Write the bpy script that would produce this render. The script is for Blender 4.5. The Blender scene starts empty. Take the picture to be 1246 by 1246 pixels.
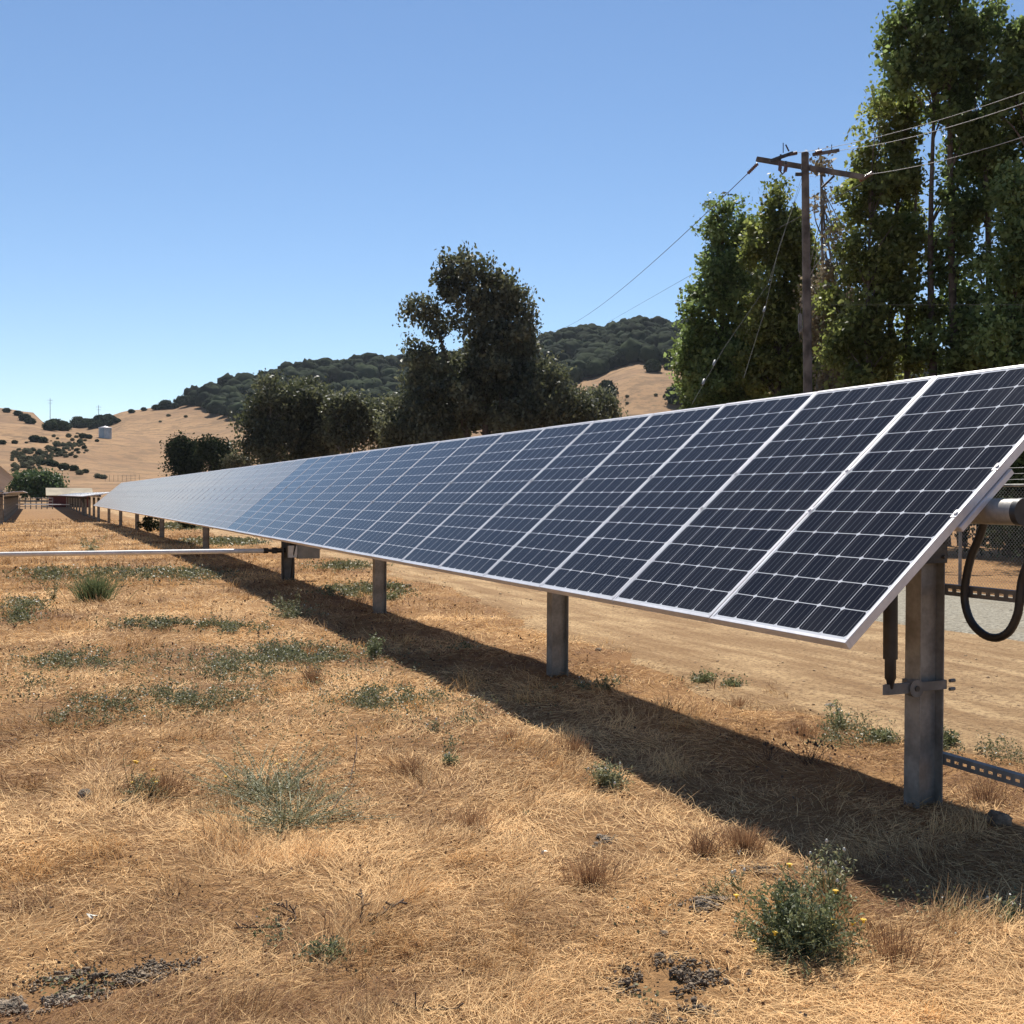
import bpy, math, random
import numpy as np
from mathutils import Vector, Matrix
rng = np.random.default_rng(7); random.seed(7)
S = bpy.context.scene
COL = S.collection
H = 1.45                                   # eye height; the ground lies near z = 0
F, TH, PIT, ROL = 1331.75, .412405771, .01380004, .005208539

# ---------------------------------------------------------------- camera maths
def ray(x, y):
    a, b = x-623, y-623
    u = (a*math.cos(ROL)+b*math.sin(ROL))/F; v = -(-a*math.sin(ROL)+b*math.cos(ROL))/F
    d = math.cos(PIT)+v*math.sin(PIT); z = v*math.cos(PIT)-math.sin(PIT)
    return np.array([u*math.cos(TH)+d*math.sin(TH), d*math.cos(TH)-u*math.sin(TH), z])
def at(x, y, d):
    v = ray(x, y); p = v*d/(v[1]*math.cos(TH)+v[0]*math.sin(TH)); p[2] += H; return p

# ---------------------------------------------------------------- noise and terrain
def _hash(ix, iy, s):
    n = (ix.astype(np.int64)*374761393+iy.astype(np.int64)*668265263+s*974634777) & 0xffffffff
    n = ((n ^ (n >> 13))*1274126177) & 0xffffffff
    return ((n ^ (n >> 16)) & 0xffff)/65535.0
def vnoise(x, y, s=0):
    x = np.asarray(x, float); y = np.asarray(y, float)
    ix = np.floor(x); iy = np.floor(y); fx = x-ix; fy = y-iy
    fx = fx*fx*(3-2*fx); fy = fy*fy*(3-2*fy)
    a = _hash(ix, iy, s); b = _hash(ix+1, iy, s); c = _hash(ix, iy+1, s); d = _hash(ix+1, iy+1, s)
    return (a*(1-fx)+b*fx)*(1-fy)+(c*(1-fx)+d*fx)*fy
def fbm(x, y, s=0, o=3):
    r = 0; a = .5; t = 0
    for k in range(o):
        r = r+a*vnoise(np.asarray(x)*2**k, np.asarray(y)*2**k, s+k); t += a; a *= .5
    return r/t
def sstep(a, b, x):
    t = np.clip((np.asarray(x, float)-a)/(b-a), 0, 1); return t*t*(3-2*t)

HR = [170, 260, 350, 430, 520, 640, 900]
HT = {-900: [607, 585, 560, 540, 525, 505, 515], 0: [607, 582, 550, 525, 513, 499, 506], 40: [607, 583, 551, 527, 516, 504, 512],
 60: [607, 584, 553, 529, 523, 522, 523], 95: [607, 584, 552, 532, 527, 520, 521], 125: [607, 585, 557, 534, 529, 508, 512],
 160: [607, 586, 560, 538, 522, 499, 505], 200: [607, 587, 562, 540, 520, 495, 500], 240: [607, 587, 562, 538, 515, 488, 494],
 300: [607, 588, 560, 530, 508, 470, 478], 400: [607, 588, 560, 525, 498, 452, 462], 500: [607, 588, 555, 520, 494, 446, 455],
 600: [607, 586, 550, 515, 484, 436, 445], 650: [607, 583, 542, 505, 466, 424, 432], 700: [607, 575, 528, 478, 450, 414, 420],
 780: [607, 570, 515, 456, 432, 404, 410], 830: [607, 570, 515, 458, 434, 408, 414], 1000: [607, 585, 540, 500, 470, 428, 436],
 1300: [607, 590, 560, 530, 500, 470, 480], 2200: [607, 590, 560, 530, 500, 480, 480]}
HX = sorted(HT)
def az_of(x):
    v = ray(x, 601); return math.atan2(v[0], v[1])
HAZ = np.array([az_of(x) for x in HX])
RR = np.array([0, 145]+HR+[1400, 3500], float)
HZ = []
for x in HX:
    row = [0, 0]
    for r, y in zip(HR, HT[x]):
        v = ray(x, y); row.append(max(0.2, H+v[2]/math.hypot(v[0], v[1])*r))
    row += [row[-1]*.6, row[-1]*.3]; HZ.append(row)
HZ = np.array(HZ)
def gz(X, Y):
    X = np.asarray(X, float); Y = np.asarray(Y, float)
    r = np.hypot(X, Y); az = np.arctan2(X, Y)
    # hills: smooth interpolation over azimuth, then over radius
    i = np.clip(np.searchsorted(HAZ, az)-1, 0, len(HAZ)-2)
    t = np.clip((az-HAZ[i])/(HAZ[i+1]-HAZ[i]), 0, 1); t = t*t*(3-2*t)
    j = np.clip(np.searchsorted(RR, r, side='right')-1, 0, len(RR)-2)
    u = np.clip((r-RR[j])/(RR[j+1]-RR[j]), 0, 1)
    za = HZ[i, j]*(1-u)+HZ[i, j+1]*u; zb = HZ[i+1, j]*(1-u)+HZ[i+1, j+1]*u
    z = za*(1-t)+zb*t
    z = z+sstep(200, 450, r)*(fbm(X/60, Y/60, 11)-.5)*5*np.where(r < 1000, 1, 0)
    pr = np.interp(Y, [-30, 2, 4, 8, 13, 18, 28, 38, 47, 56, 66, 130, 170], [0, -.01, -.03, .02, 0, .03, .09, .02, 0, -.07, -.16, -.13, 0])
    z = z+pr*(1-sstep(6, 13, np.abs(X-2)))*(1-sstep(140, 170, r))
    w = (1-sstep(10, 26, r))*(1-sstep(4.3, 5.3, X))
    z = z+w*((fbm(X/1.3, Y/1.3, 3)-.5)*.07+(fbm(X/.33, Y/.33, 5)-.5)*.035)
    return z
def g1(x, y): return float(gz(x, y))
def W(x, y):
    """point of the ground seen along a sight line"""
    v = ray(x, y); t = H/-v[2] if v[2] < 0 else 500
    for _ in range(12):
        z = g1(v[0]*t, v[1]*t); t = (z-H)/v[2]
    return np.array([v[0]*t, v[1]*t, z])

# ---------------------------------------------------------------- object helpers
def tag(o, label=None, cat=None, group=None, kind=None):
    if label: o['label'] = label
    if cat: o['category'] = cat
    if group: o['group'] = group
    if kind: o['kind'] = kind
    return o
def empty(name, loc=(0, 0, 0), rz=0):
    o = bpy.data.objects.new(name, None); o.empty_display_size = .3
    o.location = loc; o.rotation_euler = (0, 0, rz); COL.objects.link(o); return o
class MB:
    def __init__(s): s.v = []; s.f = []; s.sm = []; s.mi = []
    def add(s, vs, fs, smooth=False, mi=0):
        n = len(s.v); s.v += [tuple(map(float, p)) for p in vs]
        s.f += [tuple(n+i for i in f) for f in fs]; s.sm += [smooth]*len(fs); s.mi += [mi]*len(fs)
    def box(s, c, d, R=None, bev=0, mi=0):
        hx, hy, hz = d[0]/2, d[1]/2, d[2]/2
        if bev <= 0:
            vs = [(x, y, z) for x in (-hx, hx) for y in (-hy, hy) for z in (-hz, hz)]
            fs = [(0, 1, 3, 2), (4, 6, 7, 5), (0, 4, 5, 1), (2, 3, 7, 6), (0, 2, 6, 4), (1, 5, 7, 3)]
        else:
            import bmesh
            bm = bmesh.new(); bmesh.ops.create_cube(bm, size=1)
            for v in bm.verts: v.co = Vector((v.co.x*d[0], v.co.y*d[1], v.co.z*d[2]))
            bmesh.ops.bevel(bm, geom=bm.edges[:], offset=bev, segments=2, affect='EDGES')
            bm.verts.index_update(); vs = [tuple(v.co) for v in bm.verts]; fs = [tuple(v.index for v in f.verts) for f in bm.faces]; bm.free()
        if R is not None: vs = [tuple(R @ Vector(p)) for p in vs]
        s.add([(p[0]+c[0], p[1]+c[1], p[2]+c[2]) for p in vs], fs, False, mi)
    def tube(s, pts, rad, n=8, caps=True, mi=0):
        pts = [Vector(p) for p in pts]
        if not hasattr(rad, '__len__'): rad = [rad]*len(pts)
        prev = None; rings = []
        for i, p in enumerate(pts):
            t = (pts[min(i+1, len(pts)-1)]-pts[max(i-1, 0)])
            if t.length < 1e-9: t = Vector((0, 0, 1))
            t.normalize()
            a = prev if prev is not None else (Vector((0, 0, 1)) if abs(t.z) < .9 else Vector((1, 0, 0)))
            a = (a-t*a.dot(t)); a.normalize(); b = t.cross(a); prev = a
            rings.append([p+(a*math.cos(k*2*math.pi/n)+b*math.sin(k*2*math.pi/n))*rad[i] for k in range(n)])
        vs = [q for r in rings for q in r]; fs = []
        for i in range(len(pts)-1):
            for k in range(n):
                fs.append((i*n+k, i*n+(k+1) % n, (i+1)*n+(k+1) % n, (i+1)*n+k))
        s.add(vs, fs, True, mi)
        if caps:
            s.add(rings[0], [tuple(range(n))[::-1]], False, mi); s.add(rings[-1], [tuple(range(n))], False, mi)
    def prism(s, poly, z0, z1, axis='z', mi=0):
        n = len(poly)
        def P(a, b, c):
            return {'z': (a, b, c), 'y': (a, c, b), 'x': (c, a, b)}[axis]
        vs = [P(a, b, z0) for a, b in poly]+[P(a, b, z1) for a, b in poly]
        fs = [(i, (i+1) % n, n+(i+1) % n, n+i) for i in range(n)]+[tuple(range(n))[::-1], tuple(range(n, 2*n))]
        s.add(vs, fs, False, mi)
    def build(s, name, mats, parent=None, loc=None):
        me = bpy.data.meshes.new(name); me.from_pydata(s.v, [], s.f); 
        if not isinstance(mats, (list, tuple)): mats = [mats]
        for m in mats: me.materials.append(m)
        me.polygons.foreach_set('use_smooth', s.sm); me.polygons.foreach_set('material_index', s.mi); me.update()
        o = bpy.data.objects.new(name, me); COL.objects.link(o)
        if parent is not None: o.parent = parent
        if loc is not None: o.location = loc
        return o
def npmesh(name, V, Fc, mats, parent=None, smooth=False, tint=None, mi=None, loc=None, k=None):
    """fast mesh: V (n,3), Fc (m,k) all faces with k corners"""
    V = np.asarray(V, np.float32); Fc = np.asarray(Fc, np.int32); k = Fc.shape[1]
    me = bpy.data.meshes.new(name)
    me.vertices.add(len(V)); me.vertices.foreach_set('co', V.ravel())
    me.loops.add(Fc.size); me.loops.foreach_set('vertex_index', Fc.ravel())
    me.polygons.add(len(Fc)); me.polygons.foreach_set('loop_start', np.arange(0, Fc.size, k, dtype=np.int32))
    me.polygons.foreach_set('loop_total', np.full(len(Fc), k, np.int32))
    if smooth: me.polygons.foreach_set('use_smooth', np.ones(len(Fc), bool))
    if not isinstance(mats, (list, tuple)): mats = [mats]
    for m in mats: me.materials.append(m)
    if mi is not None: me.polygons.foreach_set('material_index', np.asarray(mi, np.int32))
    me.update(calc_edges=True)
    if tint is not None:
        a = me.attributes.new('tint', 'FLOAT', 'POINT'); a.data.foreach_set('value', np.asarray(tint, np.float32))
    o = bpy.data.objects.new(name, me); COL.objects.link(o)
    if parent is not None: o.parent = parent
    if loc is not None: o.location = loc
    return o
def copy_tree(o, parent=None, depth=0):
    c = o.copy(); COL.objects.link(c)
    if parent is not None: c.parent = parent
    for ch in list(KIDS.get(o.name, [])) if depth == 99 else [x for x in o.children]: copy_tree(ch, c)
    return c
KIDS = {}

# ---------------------------------------------------------------- materials
class NT:
    def __init__(s, name):
        s.m = bpy.data.materials.new(name); s.m.use_nodes = True; s.t = s.m.node_tree; s.t.nodes.clear()
        s.out = s.t.nodes.new('ShaderNodeOutputMaterial')
    def n(s, typ, **kw):
        nd = s.t.nodes.new('ShaderNode'+typ)
        for k, v in kw.items(): setattr(nd, k, v)
        return nd
    def l(s, a, b): s.t.links.new(a, b)
    def set(s, sock, v):
        if hasattr(v, 'is_linked') or isinstance(v, bpy.types.NodeSocket): s.l(v, sock)
        else: sock.default_value = (*v, 1) if (hasattr(v, '__len__') and len(v) == 3 and sock.type == 'RGBA') else v
    def math(s, op, a, b=None, c=None):
        nd = s.n('Math', operation=op); s.set(nd.inputs[0], a)
        if b is not None: s.set(nd.inputs[1], b)
        if c is not None: s.set(nd.inputs[2], c)
        return nd.outputs[0]
    def mix(s, f, a, b, bt='MIX'):
        nd = s.n('Mix', data_type='RGBA', blend_type=bt); s.set(nd.inputs[0], f); s.set(nd.inputs[6], a); s.set(nd.inputs[7], b); return nd.outputs[2]
    def noise(s, vec, scale, det=4, rough=.55):
        nd = s.n('TexNoise'); s.l(vec, nd.inputs['Vector']); nd.inputs['Scale'].default_value = scale
        nd.inputs['Detail'].default_value = det; nd.inputs['Roughness'].default_value = rough; return nd.outputs[0]
    def ramp(s, f, a, b):
        nd = s.n('MapRange'); nd.interpolation_type = 'SMOOTHSTEP'; s.set(nd.inputs[0], f)
        nd.inputs[1].default_value = a; nd.inputs[2].default_value = b; return nd.outputs[0]
    def obj(s): return s.n('TexCoord').outputs['Object']
    def pos(s): return s.n('NewGeometry').outputs['Position']
    def bump(s, h, st, dist=.02):
        nd = s.n('Bump'); s.l(h, nd.inputs['Height']); nd.inputs['Strength'].default_value = st; nd.inputs['Distance'].default_value = dist; return nd.outputs[0]
    def pbsdf(s, col, rough=.6, metal=0, normal=None, spec=None, **kw):
        p = s.n('BsdfPrincipled'); s.set(p.inputs['Base Color'], col); s.set(p.inputs['Roughness'], rough); s.set(p.inputs['Metallic'], metal)
        if normal is not None: s.l(normal, p.inputs['Normal'])
        if spec is not None: s.set(p.inputs['Specular IOR Level'], spec)
        return p.outputs[0]
    def done(s, sh): s.l(sh, s.out.inputs['Surface']); return s.m
M = {}
def surf(name, c1, c2, scale=8, rough=.6, metal=0, bump=.15, bscale=60, world=False, bdist=.01, spec=None):
    t = NT(name); v = t.pos() if world else t.obj()
    n = t.ramp(t.noise(v, scale, 6), .3, .7); f = t.noise(v, bscale, 3)
    c = t.mix(n, c1, c2); c = t.mix(.25, c, t.mix(f, (.3, .3, .3), (1.6, 1.6, 1.6)), 'MULTIPLY')
    M[name] = t.done(t.pbsdf(c, rough, metal, t.bump(f, bump, bdist), spec)); return M[name]
surf('galvanised', (.18, .168, .15), (.36, .34, .305), 5, .5, .25, .1, 40)
surf('galvanised_dull', (.13, .125, .115), (.26, .25, .235), 7, .6, .25, .1, 40)
surf('aluminium', (.62, .60, .60), (.78, .76, .76), 3, .42, .35, .05, 30)
surf('rubber', (.012, .012, .013), (.03, .03, .03), 10, .45, 0, .1, 60)
surf('dark_steel', (.03, .03, .03), (.08, .075, .07), 10, .5, .3, .2, 40)
surf('white_paint', (.62, .62, .6), (.78, .78, .76), 6, .45, 0, .05, 30)
surf('backsheet', (.55, .55, .55), (.68, .68, .67), 5, .6, 0, .02, 30)
surf('box_grey', (.20, .21, .20), (.30, .30, .28), 6, .5, .1, .05, 30)
surf('pole_wood', (.05, .042, .036), (.185, .158, .135), 2.5, .85, 0, .5, 18, bdist=.02)
surf('ceramic', (.10, .05, .04), (.18, .10, .08), 10, .3, 0, .02, 30)
surf('wire', (.26, .25, .23), (.38, .37, .35), 10, .6, .2, .02, 30)
surf('wire_dark', (.03, .03, .03), (.05, .05, .05), 10, .9, 0, .02, 30)
surf('bark', (.05, .04, .03), (.16, .125, .10), 3, .9, 0, .6, 12, bdist=.05)
surf('bark_pale', (.12, .105, .09), (.32, .285, .25), 1.5, .85, 0, .4, 8, bdist=.05)
surf('barn_red', (.10, .02, .02), (.17, .035, .03), 1, .8, 0, .2, 5)
surf('barn_roof', (.22, .175, .11), (.33, .27, .175), .6, .8, 0, .2, 5)
surf('tank_metal', (.25, .32, .38), (.42, .48, .52), .4, .45, .4, .05, 3)
surf('tank_roof', (.6, .55, .52), (.75, .7, .68), .5, .5, .1, .05, 3)
surf('soil_dark', (.10, .075, .052), (.30, .225, .15), 12, .95, 0, 1, 70, bdist=.02)
surf('soil_grey', (.14, .11, .08), (.36, .28, .20), 14, .95, 0, 1, 60, bdist=.02)
surf('stone', (.16, .13, .10), (.30, .25, .19), 9, .9, 0, .6, 40)
surf('clod', (.34, .235, .14), (.50, .35, .2), 9, .95, 0, .6, 40)
surf('twig', (.05, .03, .02), (.14, .09, .06), 9, .9, 0, .3, 60)
surf('yellow_petal', (.7, .42, .02), (.8, .5, .03), 9, .6, 0, .1, 60)
surf('pale_petal', (.6, .58, .5), (.75, .72, .62), 9, .6, 0, .1, 60)
surf('stem_pale', (.24, .24, .13), (.40, .38, .23), 9, .7, 0, .1, 60)
surf('stem_green', (.10, .13, .05), (.18, .2, .09), 9, .7, 0, .1, 60)

def leafmat(name, dark, light, tr=.35, trc=None, rough=.5, spec=.3):
    t = NT(name); a = t.n('Attribute', attribute_name='tint').outputs['Fac']
    oi = t.n('ObjectInfo').outputs['Random']
    f = t.math('ADD', a, t.math('MULTIPLY', t.math('SUBTRACT', oi, .5), .3))
    c = t.mix(t.ramp(f, 0, 1), dark, light)
    p = t.pbsdf(c, rough, 0, None, spec)
    tl = t.n('BsdfTranslucent'); t.set(tl.inputs[0], t.mix(.5, c, trc or light, 'ADD'))
    mx = t.n('MixShader'); mx.inputs[0].default_value = tr; t.l(p, mx.inputs[1]); t.l(tl.outputs[0], mx.inputs[2])
    M[name] = t.done(mx.outputs[0]); return M[name]
leafmat('poplar_leaf', (.035, .055, .018), (.24, .31, .12), .48, (.18, .24, .05), .5, .3)
leafmat('poplar_leaf_yellow', (.06, .075, .02), (.31, .345, .12), .5, (.20, .23, .04), .5, .3)
leafmat('dead_leaf', (.16, .13, .08), (.40, .34, .22), .3, (.08, .06, .03))
leafmat('euc_leaf', (.022, .030, .015), (.17, .175, .10), .38, (.09, .095, .035), .5, .4)
leafmat('oak_leaf', (.013, .020, .010), (.050, .066, .032), .15, (.015, .02, .006), .9, .03)
leafmat('willow_leaf', (.05, .085, .03), (.11, .16, .06), .25, (.03, .05, .01))
leafmat('scrub_leaf', (.06, .065, .035), (.21, .20, .125), .15, (.02, .02, .01), .9, .03)
leafmat('weed_leaf', (.065, .08, .04), (.31, .33, .17), .3, (.07, .09, .02))
leafmat('weed_grey', (.07, .078, .038), (.40, .385, .21), .28, (.06, .07, .03))
leafmat('cover_leaf', (.075, .085, .04), (.29, .28, .155), .25, (.04, .05, .01))
leafmat('straw', (.16, .078, .038), (.90, .60, .29), .18, (.12, .07, .02), .7, .12)
leafmat('brown_tuft', (.12, .06, .035), (.45, .27, .14), .3, (.08, .04, .02), .7)
leafmat('green_grass', (.08, .11, .05), (.24, .26, .13), .3, (.04, .06, .02), .6)

def ground_mat():
    t = NT('dry_ground'); v = t.pos()
    big = t.ramp(t.noise(v, .55, 5), .35, .66); mid = t.ramp(t.noise(v, 2.6, 6, .65), .3, .7); fine = t.noise(v, 38, 6, .7); vf = t.noise(v, 140, 3, .7)
    c = t.mix(big, (.38, .21, .09), (.25, .13, .058)); c = t.mix(t.math('MULTIPLY', mid, .5), c, (.48, .28, .12))
    c = t.mix(t.ramp(fine, .25, .75), t.mix(.55, c, (.10, .06, .035)), c)
    c = t.mix(.45, c, t.mix(vf, (.25, .25, .25), (1.75, 1.75, 1.75)), 'MULTIPLY')
    # greyer bare soil in patches of its own
    s = t.ramp(t.noise(v, 1.1, 6, .7), .66, .74); c = t.mix(t.math('MULTIPLY', s, .5), c, (.20, .15, .105))
    # faraway hill grass
    sep = t.n('SeparateXYZ'); t.l(v, sep.inputs[0])
    r = t.math('SQRT', t.math('ADD', t.math('POWER', sep.outputs[0], 2), t.math('POWER', sep.outputs[1], 2)))
    far = t.ramp(r, 40, 170)
    hn = t.ramp(t.noise(v, .018, 7, .65), .3, .7); hf = t.noise(v, .16, 6, .7)
    hc = t.mix(hn, (.35, .215, .11), (.225, .135, .074)); hc = t.mix(t.ramp(hf, .45, .62), hc, (.19, .12, .068)); hc = t.mix(t.ramp(t.noise(v, .5, 5, .7), .55, .68), hc, (.13, .10, .058))
    mp = t.n('Mapping'); t.l(v, mp.inputs[0]); mp.inputs['Scale'].default_value = (.05, .05, 1.1)
    hc = t.mix(t.math('MULTIPLY', t.ramp(t.noise(mp.outputs[0], 1, 4), .5, .65), .15), hc, (.40, .26, .13))
    hc = t.mix(.3, hc, t.mix(t.noise(v, .9, 4, .8), (.3, .3, .3), (1.7, 1.7, 1.7)), 'MULTIPLY')
    c = t.mix(far, c, hc)
    hgt = t.math('ADD', t.math('MULTIPLY', fine, .7), t.math('MULTIPLY', vf, .3))
    M['ground'] = t.done(t.pbsdf(c, .95, 0, t.bump(hgt, .9, .03), .1))
ground_mat()
def dirt_mat():
    t = NT('bare_dirt'); v = t.pos()
    mp = t.n('Mapping'); t.l(v, mp.inputs[0]); mp.inputs['Scale'].default_value = (2.2, .35, 1)
    rut = t.ramp(t.noise(mp.outputs[0], 1.4, 5, .6), .35, .65); fine = t.noise(v, 26, 6, .75); vf = t.noise(v, 90, 3, .7)
    mid = t.ramp(t.noise(v, 1.7, 5, .65), .4, .7)
    c = t.mix(rut, (.62, .43, .235), (.36, .225, .115)); c = t.mix(t.math('MULTIPLY', mid, .55), c, (.30, .18, .09))
    c = t.mix(t.math('MULTIPLY', t.ramp(fine, .47, .60), .8), c, (.23, .145, .08)); c = t.mix(.3, c, t.mix(vf, (.3, .3, .3), (1.7, 1.7, 1.7)), 'MULTIPLY')
    M['dirt'] = t.done(t.pbsdf(c, .95, 0, t.bump(t.math('ADD', fine, t.math('MULTIPLY', rut, .6)), 1, .04), .1))
dirt_mat()
def gravel_mat():
    t = NT('grey_gravel'); v = t.pos()
    vo = t.n('TexVoronoi'); t.l(v, vo.inputs['Vector']); vo.inputs['Scale'].default_value = 22
    n = t.noise(v, 1.2, 5, .7); f = t.noise(v, 30, 4, .8)
    c = t.mix(vo.outputs['Color'], (.18, .16, .125), (.36, .33, .265)); c = t.mix(.4, c, (.29, .265, .205))
    c = t.mix(t.ramp(n, .5, .75), c, (.24, .205, .15)); c = t.mix(t.ramp(f, .52, .66), c, (.10, .085, .065))
    M['gravel'] = t.done(t.pbsdf(c, .95, 0, t.bump(vo.outputs['Distance'], .8, .03), .1))
gravel_mat()

def glass_mat(name, dust):
    """one module's face: 6 x 12 cells, busbars, white gaps; a light dusting, and glare painted in as pale diffuse"""
    t = NT(name); v = t.obj(); sep = t.n('SeparateXYZ'); t.l(v, sep.inputs[0])
    X = t.math('DIVIDE', t.math('SUBTRACT', sep.outputs[1], .026), .158)
    Y = t.math('DIVIDE', t.math('SUBTRACT', sep.outputs[0], .030), .158)
    fx = t.math('FRACT', X); fy = t.math('FRACT', Y)
    ax = t.math('ABSOLUTE', t.math('SUBTRACT', fx, .5)); ay = t.math('ABSOLUTE', t.math('SUBTRACT', fy, .5))
    line = t.math('MAXIMUM', t.math('GREATER_THAN', ax, .4885), t.math('GREATER_THAN', ay, .487))
    dia = t.math('GREATER_THAN', t.math('ADD', ax, ay), .905)
    out = t.math('MAXIMUM', t.math('MAXIMUM', t.math('LESS_THAN', X, 0), t.math('GREATER_THAN', X, 6)), t.math('MAXIMUM', t.math('LESS_THAN', Y, 0), t.math('GREATER_THAN', Y, 12)))
    white = t.math('MAXIMUM', t.math('MAXIMUM', line, dia), out)
    bb = t.math('LESS_THAN', t.math('ABSOLUTE', t.math('SUBTRACT', t.math('FRACT', t.math('MULTIPLY', fx, 4)), .5)), .026)
    wn = t.n('TexWhiteNoise', noise_dimensions='3D'); cb = t.n('CombineXYZ')
    t.l(t.math('FLOOR', X), cb.inputs[0]); t.l(t.math('FLOOR', Y), cb.inputs[1])
    oi = t.n('ObjectInfo').outputs['Random']; t.l(t.math('MULTIPLY', oi, 37), cb.inputs[2]); t.l(cb.outputs[0], wn.inputs['Vector'])
    cell = t.mix(wn.outputs['Value'], (.008, .008, .012), (.014, .0135, .016))
    cell = t.mix(t.math('MULTIPLY', oi, .7), cell, (.008, .010, .018))
    c = t.mix(t.math('MULTIPLY', bb, .26), cell, (.50, .50, .52)); c = t.mix(t.math('MULTIPLY', white, .85), c, (.62, .63, .66))
    n = t.noise(v, 2.5, 6, .6); n2 = t.noise(v, 40, 3, .7)
    lw = t.n('LayerWeight'); lw.inputs[0].default_value = .5
    mp = t.n('Mapping'); t.l(v, mp.inputs[0]); mp.inputs['Scale'].default_value = (.7, 14, 1); t.l(t.n('ObjectInfo').outputs['Location'], mp.inputs['Location'])
    st_ = t.ramp(t.noise(mp.outputs[0], 1.5, 4, .6), .5, .8); ed = t.ramp(sep.outputs[0], .22, .0)
    d = t.math('MULTIPLY', t.ramp(n, .2, .8), .5); d = t.math('ADD', d, .5)
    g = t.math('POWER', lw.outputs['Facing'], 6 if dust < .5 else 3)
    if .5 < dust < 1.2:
        ly = t.n('SeparateXYZ'); t.l(t.n('ObjectInfo').outputs['Location'], ly.inputs[0]); d = t.math('MULTIPLY', d, t.math('ADD', .52, t.math('MULTIPLY', t.ramp(ly.outputs[1], 19, 32), .55)))  # pale glare painted stronger with distance along the row
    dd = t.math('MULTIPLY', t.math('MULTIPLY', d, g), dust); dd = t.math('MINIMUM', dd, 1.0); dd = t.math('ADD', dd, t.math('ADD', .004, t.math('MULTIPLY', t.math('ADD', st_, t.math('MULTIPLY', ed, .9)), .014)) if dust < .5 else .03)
    glass = t.n('BsdfPrincipled'); t.l(c, glass.inputs['Base Color']); glass.inputs['Roughness'].default_value = .14; glass.inputs['IOR'].default_value = 1.32; glass.inputs['Specular IOR Level'].default_value = .13
    t.set(glass.inputs['Roughness'], t.math('ADD', t.math('MULTIPLY', n2, .10), .08))
    df = t.n('BsdfDiffuse'); df.inputs[0].default_value = (.47, .455, .435, 1) if dust < 1.2 else (.85, .84, .82, 1)  # flat pale colour holds the glare; whiter copy for the far row
    mx = t.n('MixShader'); t.l(dd, mx.inputs[0]); t.l(glass.outputs[0], mx.inputs[1]); t.l(df.outputs[0], mx.inputs[2])
    M[name] = t.done(mx.outputs[0])
glass_mat('cells_clean', .10); glass_mat('cells_dust_glare', 1.0); glass_mat('cells_glare', 1.3)  # second adds painted sky glare to the dusting, third is near-white painted sun glare

# ---------------------------------------------------------------- world, sun, camera
SUN = Vector((.25, .63, 1)).normalized()
el = math.asin(SUN.z); azs = math.atan2(SUN.x, SUN.y)
w = bpy.data.worlds.new('World'); S.world = w; w.use_nodes = True
nt = w.node_tree; nt.nodes.clear()
sky = nt.nodes.new('ShaderNodeTexSky'); sky.sky_type = 'NISHITA'; sky.sun_disc = False
sky.sun_elevation = el; sky.sun_rotation = azs; sky.altitude = 0; sky.air_density = .85; sky.dust_density = .0; sky.ozone_density = 1.5
bg = nt.nodes.new('ShaderNodeBackground'); bg.inputs[1].default_value = .088
wo = nt.nodes.new('ShaderNodeOutputWorld'); hs = nt.nodes.new('ShaderNodeHueSaturation'); hs.inputs['Saturation'].default_value = 1.08; nt.links.new(sky.outputs[0], hs.inputs['Color']); nt.links.new(hs.outputs[0], bg.inputs[0]); nt.links.new(bg.outputs[0], wo.inputs[0])
ld = bpy.data.lights.new('sun', 'SUN'); ld.energy = 5.0; ld.angle = math.radians(.53); ld.color = (1, .95, .87)
lo = bpy.data.objects.new('sun', ld); COL.objects.link(lo); lo.rotation_euler = SUN.to_track_quat('Z', 'Y').to_euler(); lo.location = (0, 0, 50)
cd = bpy.data.cameras.new('camera'); cam = bpy.data.objects.new('camera', cd); COL.objects.link(cam); S.camera = cam
cd.sensor_width = 36; cd.lens = F/1246*36; cd.clip_start = .05; cd.clip_end = 9000
fw = Vector((math.sin(TH)*math.cos(PIT), math.cos(TH)*math.cos(PIT), -math.sin(PIT)))
R0 = Vector((math.cos(TH), -math.sin(TH), 0)); U0 = R0.cross(fw)
Ri = R0*math.cos(ROL)+U0*math.sin(ROL)*-1*-1; Ui = U0*math.cos(ROL)-R0*math.sin(ROL)
cam.matrix_world = Matrix(((Ri.x, Ui.x, -fw.x, 0), (Ri.y, Ui.y, -fw.y, 0), (Ri.z, Ui.z, -fw.z, H), (0, 0, 0, 1)))
S.view_settings.view_transform = 'Standard'; S.view_settings.look = 'None'; S.view_settings.exposure = .55; S.view_settings.gamma = 1
S.render.engine = 'CYCLES'; S.render.resolution_x = S.render.resolution_y = 1024
S.cycles.max_bounces = 6; S.cycles.transparent_max_bounces = 8

# ---------------------------------------------------------------- ground
def ground():
    a1 = np.radians(np.arange(-40, 90, .4)); a2 = np.radians(np.arange(90, 320, 4.)); A = np.concatenate([a1, a2])
    r = [.02]
    while r[-1] < 6000: r.append(r[-1]*(1.02 if r[-1] < 900 else 1.08)+.005)
    r = np.array(r); RRg, AA = np.meshgrid(r, A, indexing='ij')
    X = RRg*np.sin(AA); Y = RRg*np.cos(AA); Z = gz(X, Y)
    V = np.stack([X, Y, Z], -1).reshape(-1, 3); nr, na = len(r), len(A)
    i, j = np.meshgrid(np.arange(nr-1), np.arange(na), indexing='ij'); jn = (j+1) % na
    Fq = np.stack([i*na+j, (i+1)*na+j, (i+1)*na+jn, i*na+jn], -1).reshape(-1, 4)[:, ::-1]
    o = npmesh('ground', V, Fq, M['ground'], smooth=True)
    tag(o, kind='structure')
ground()
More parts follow.
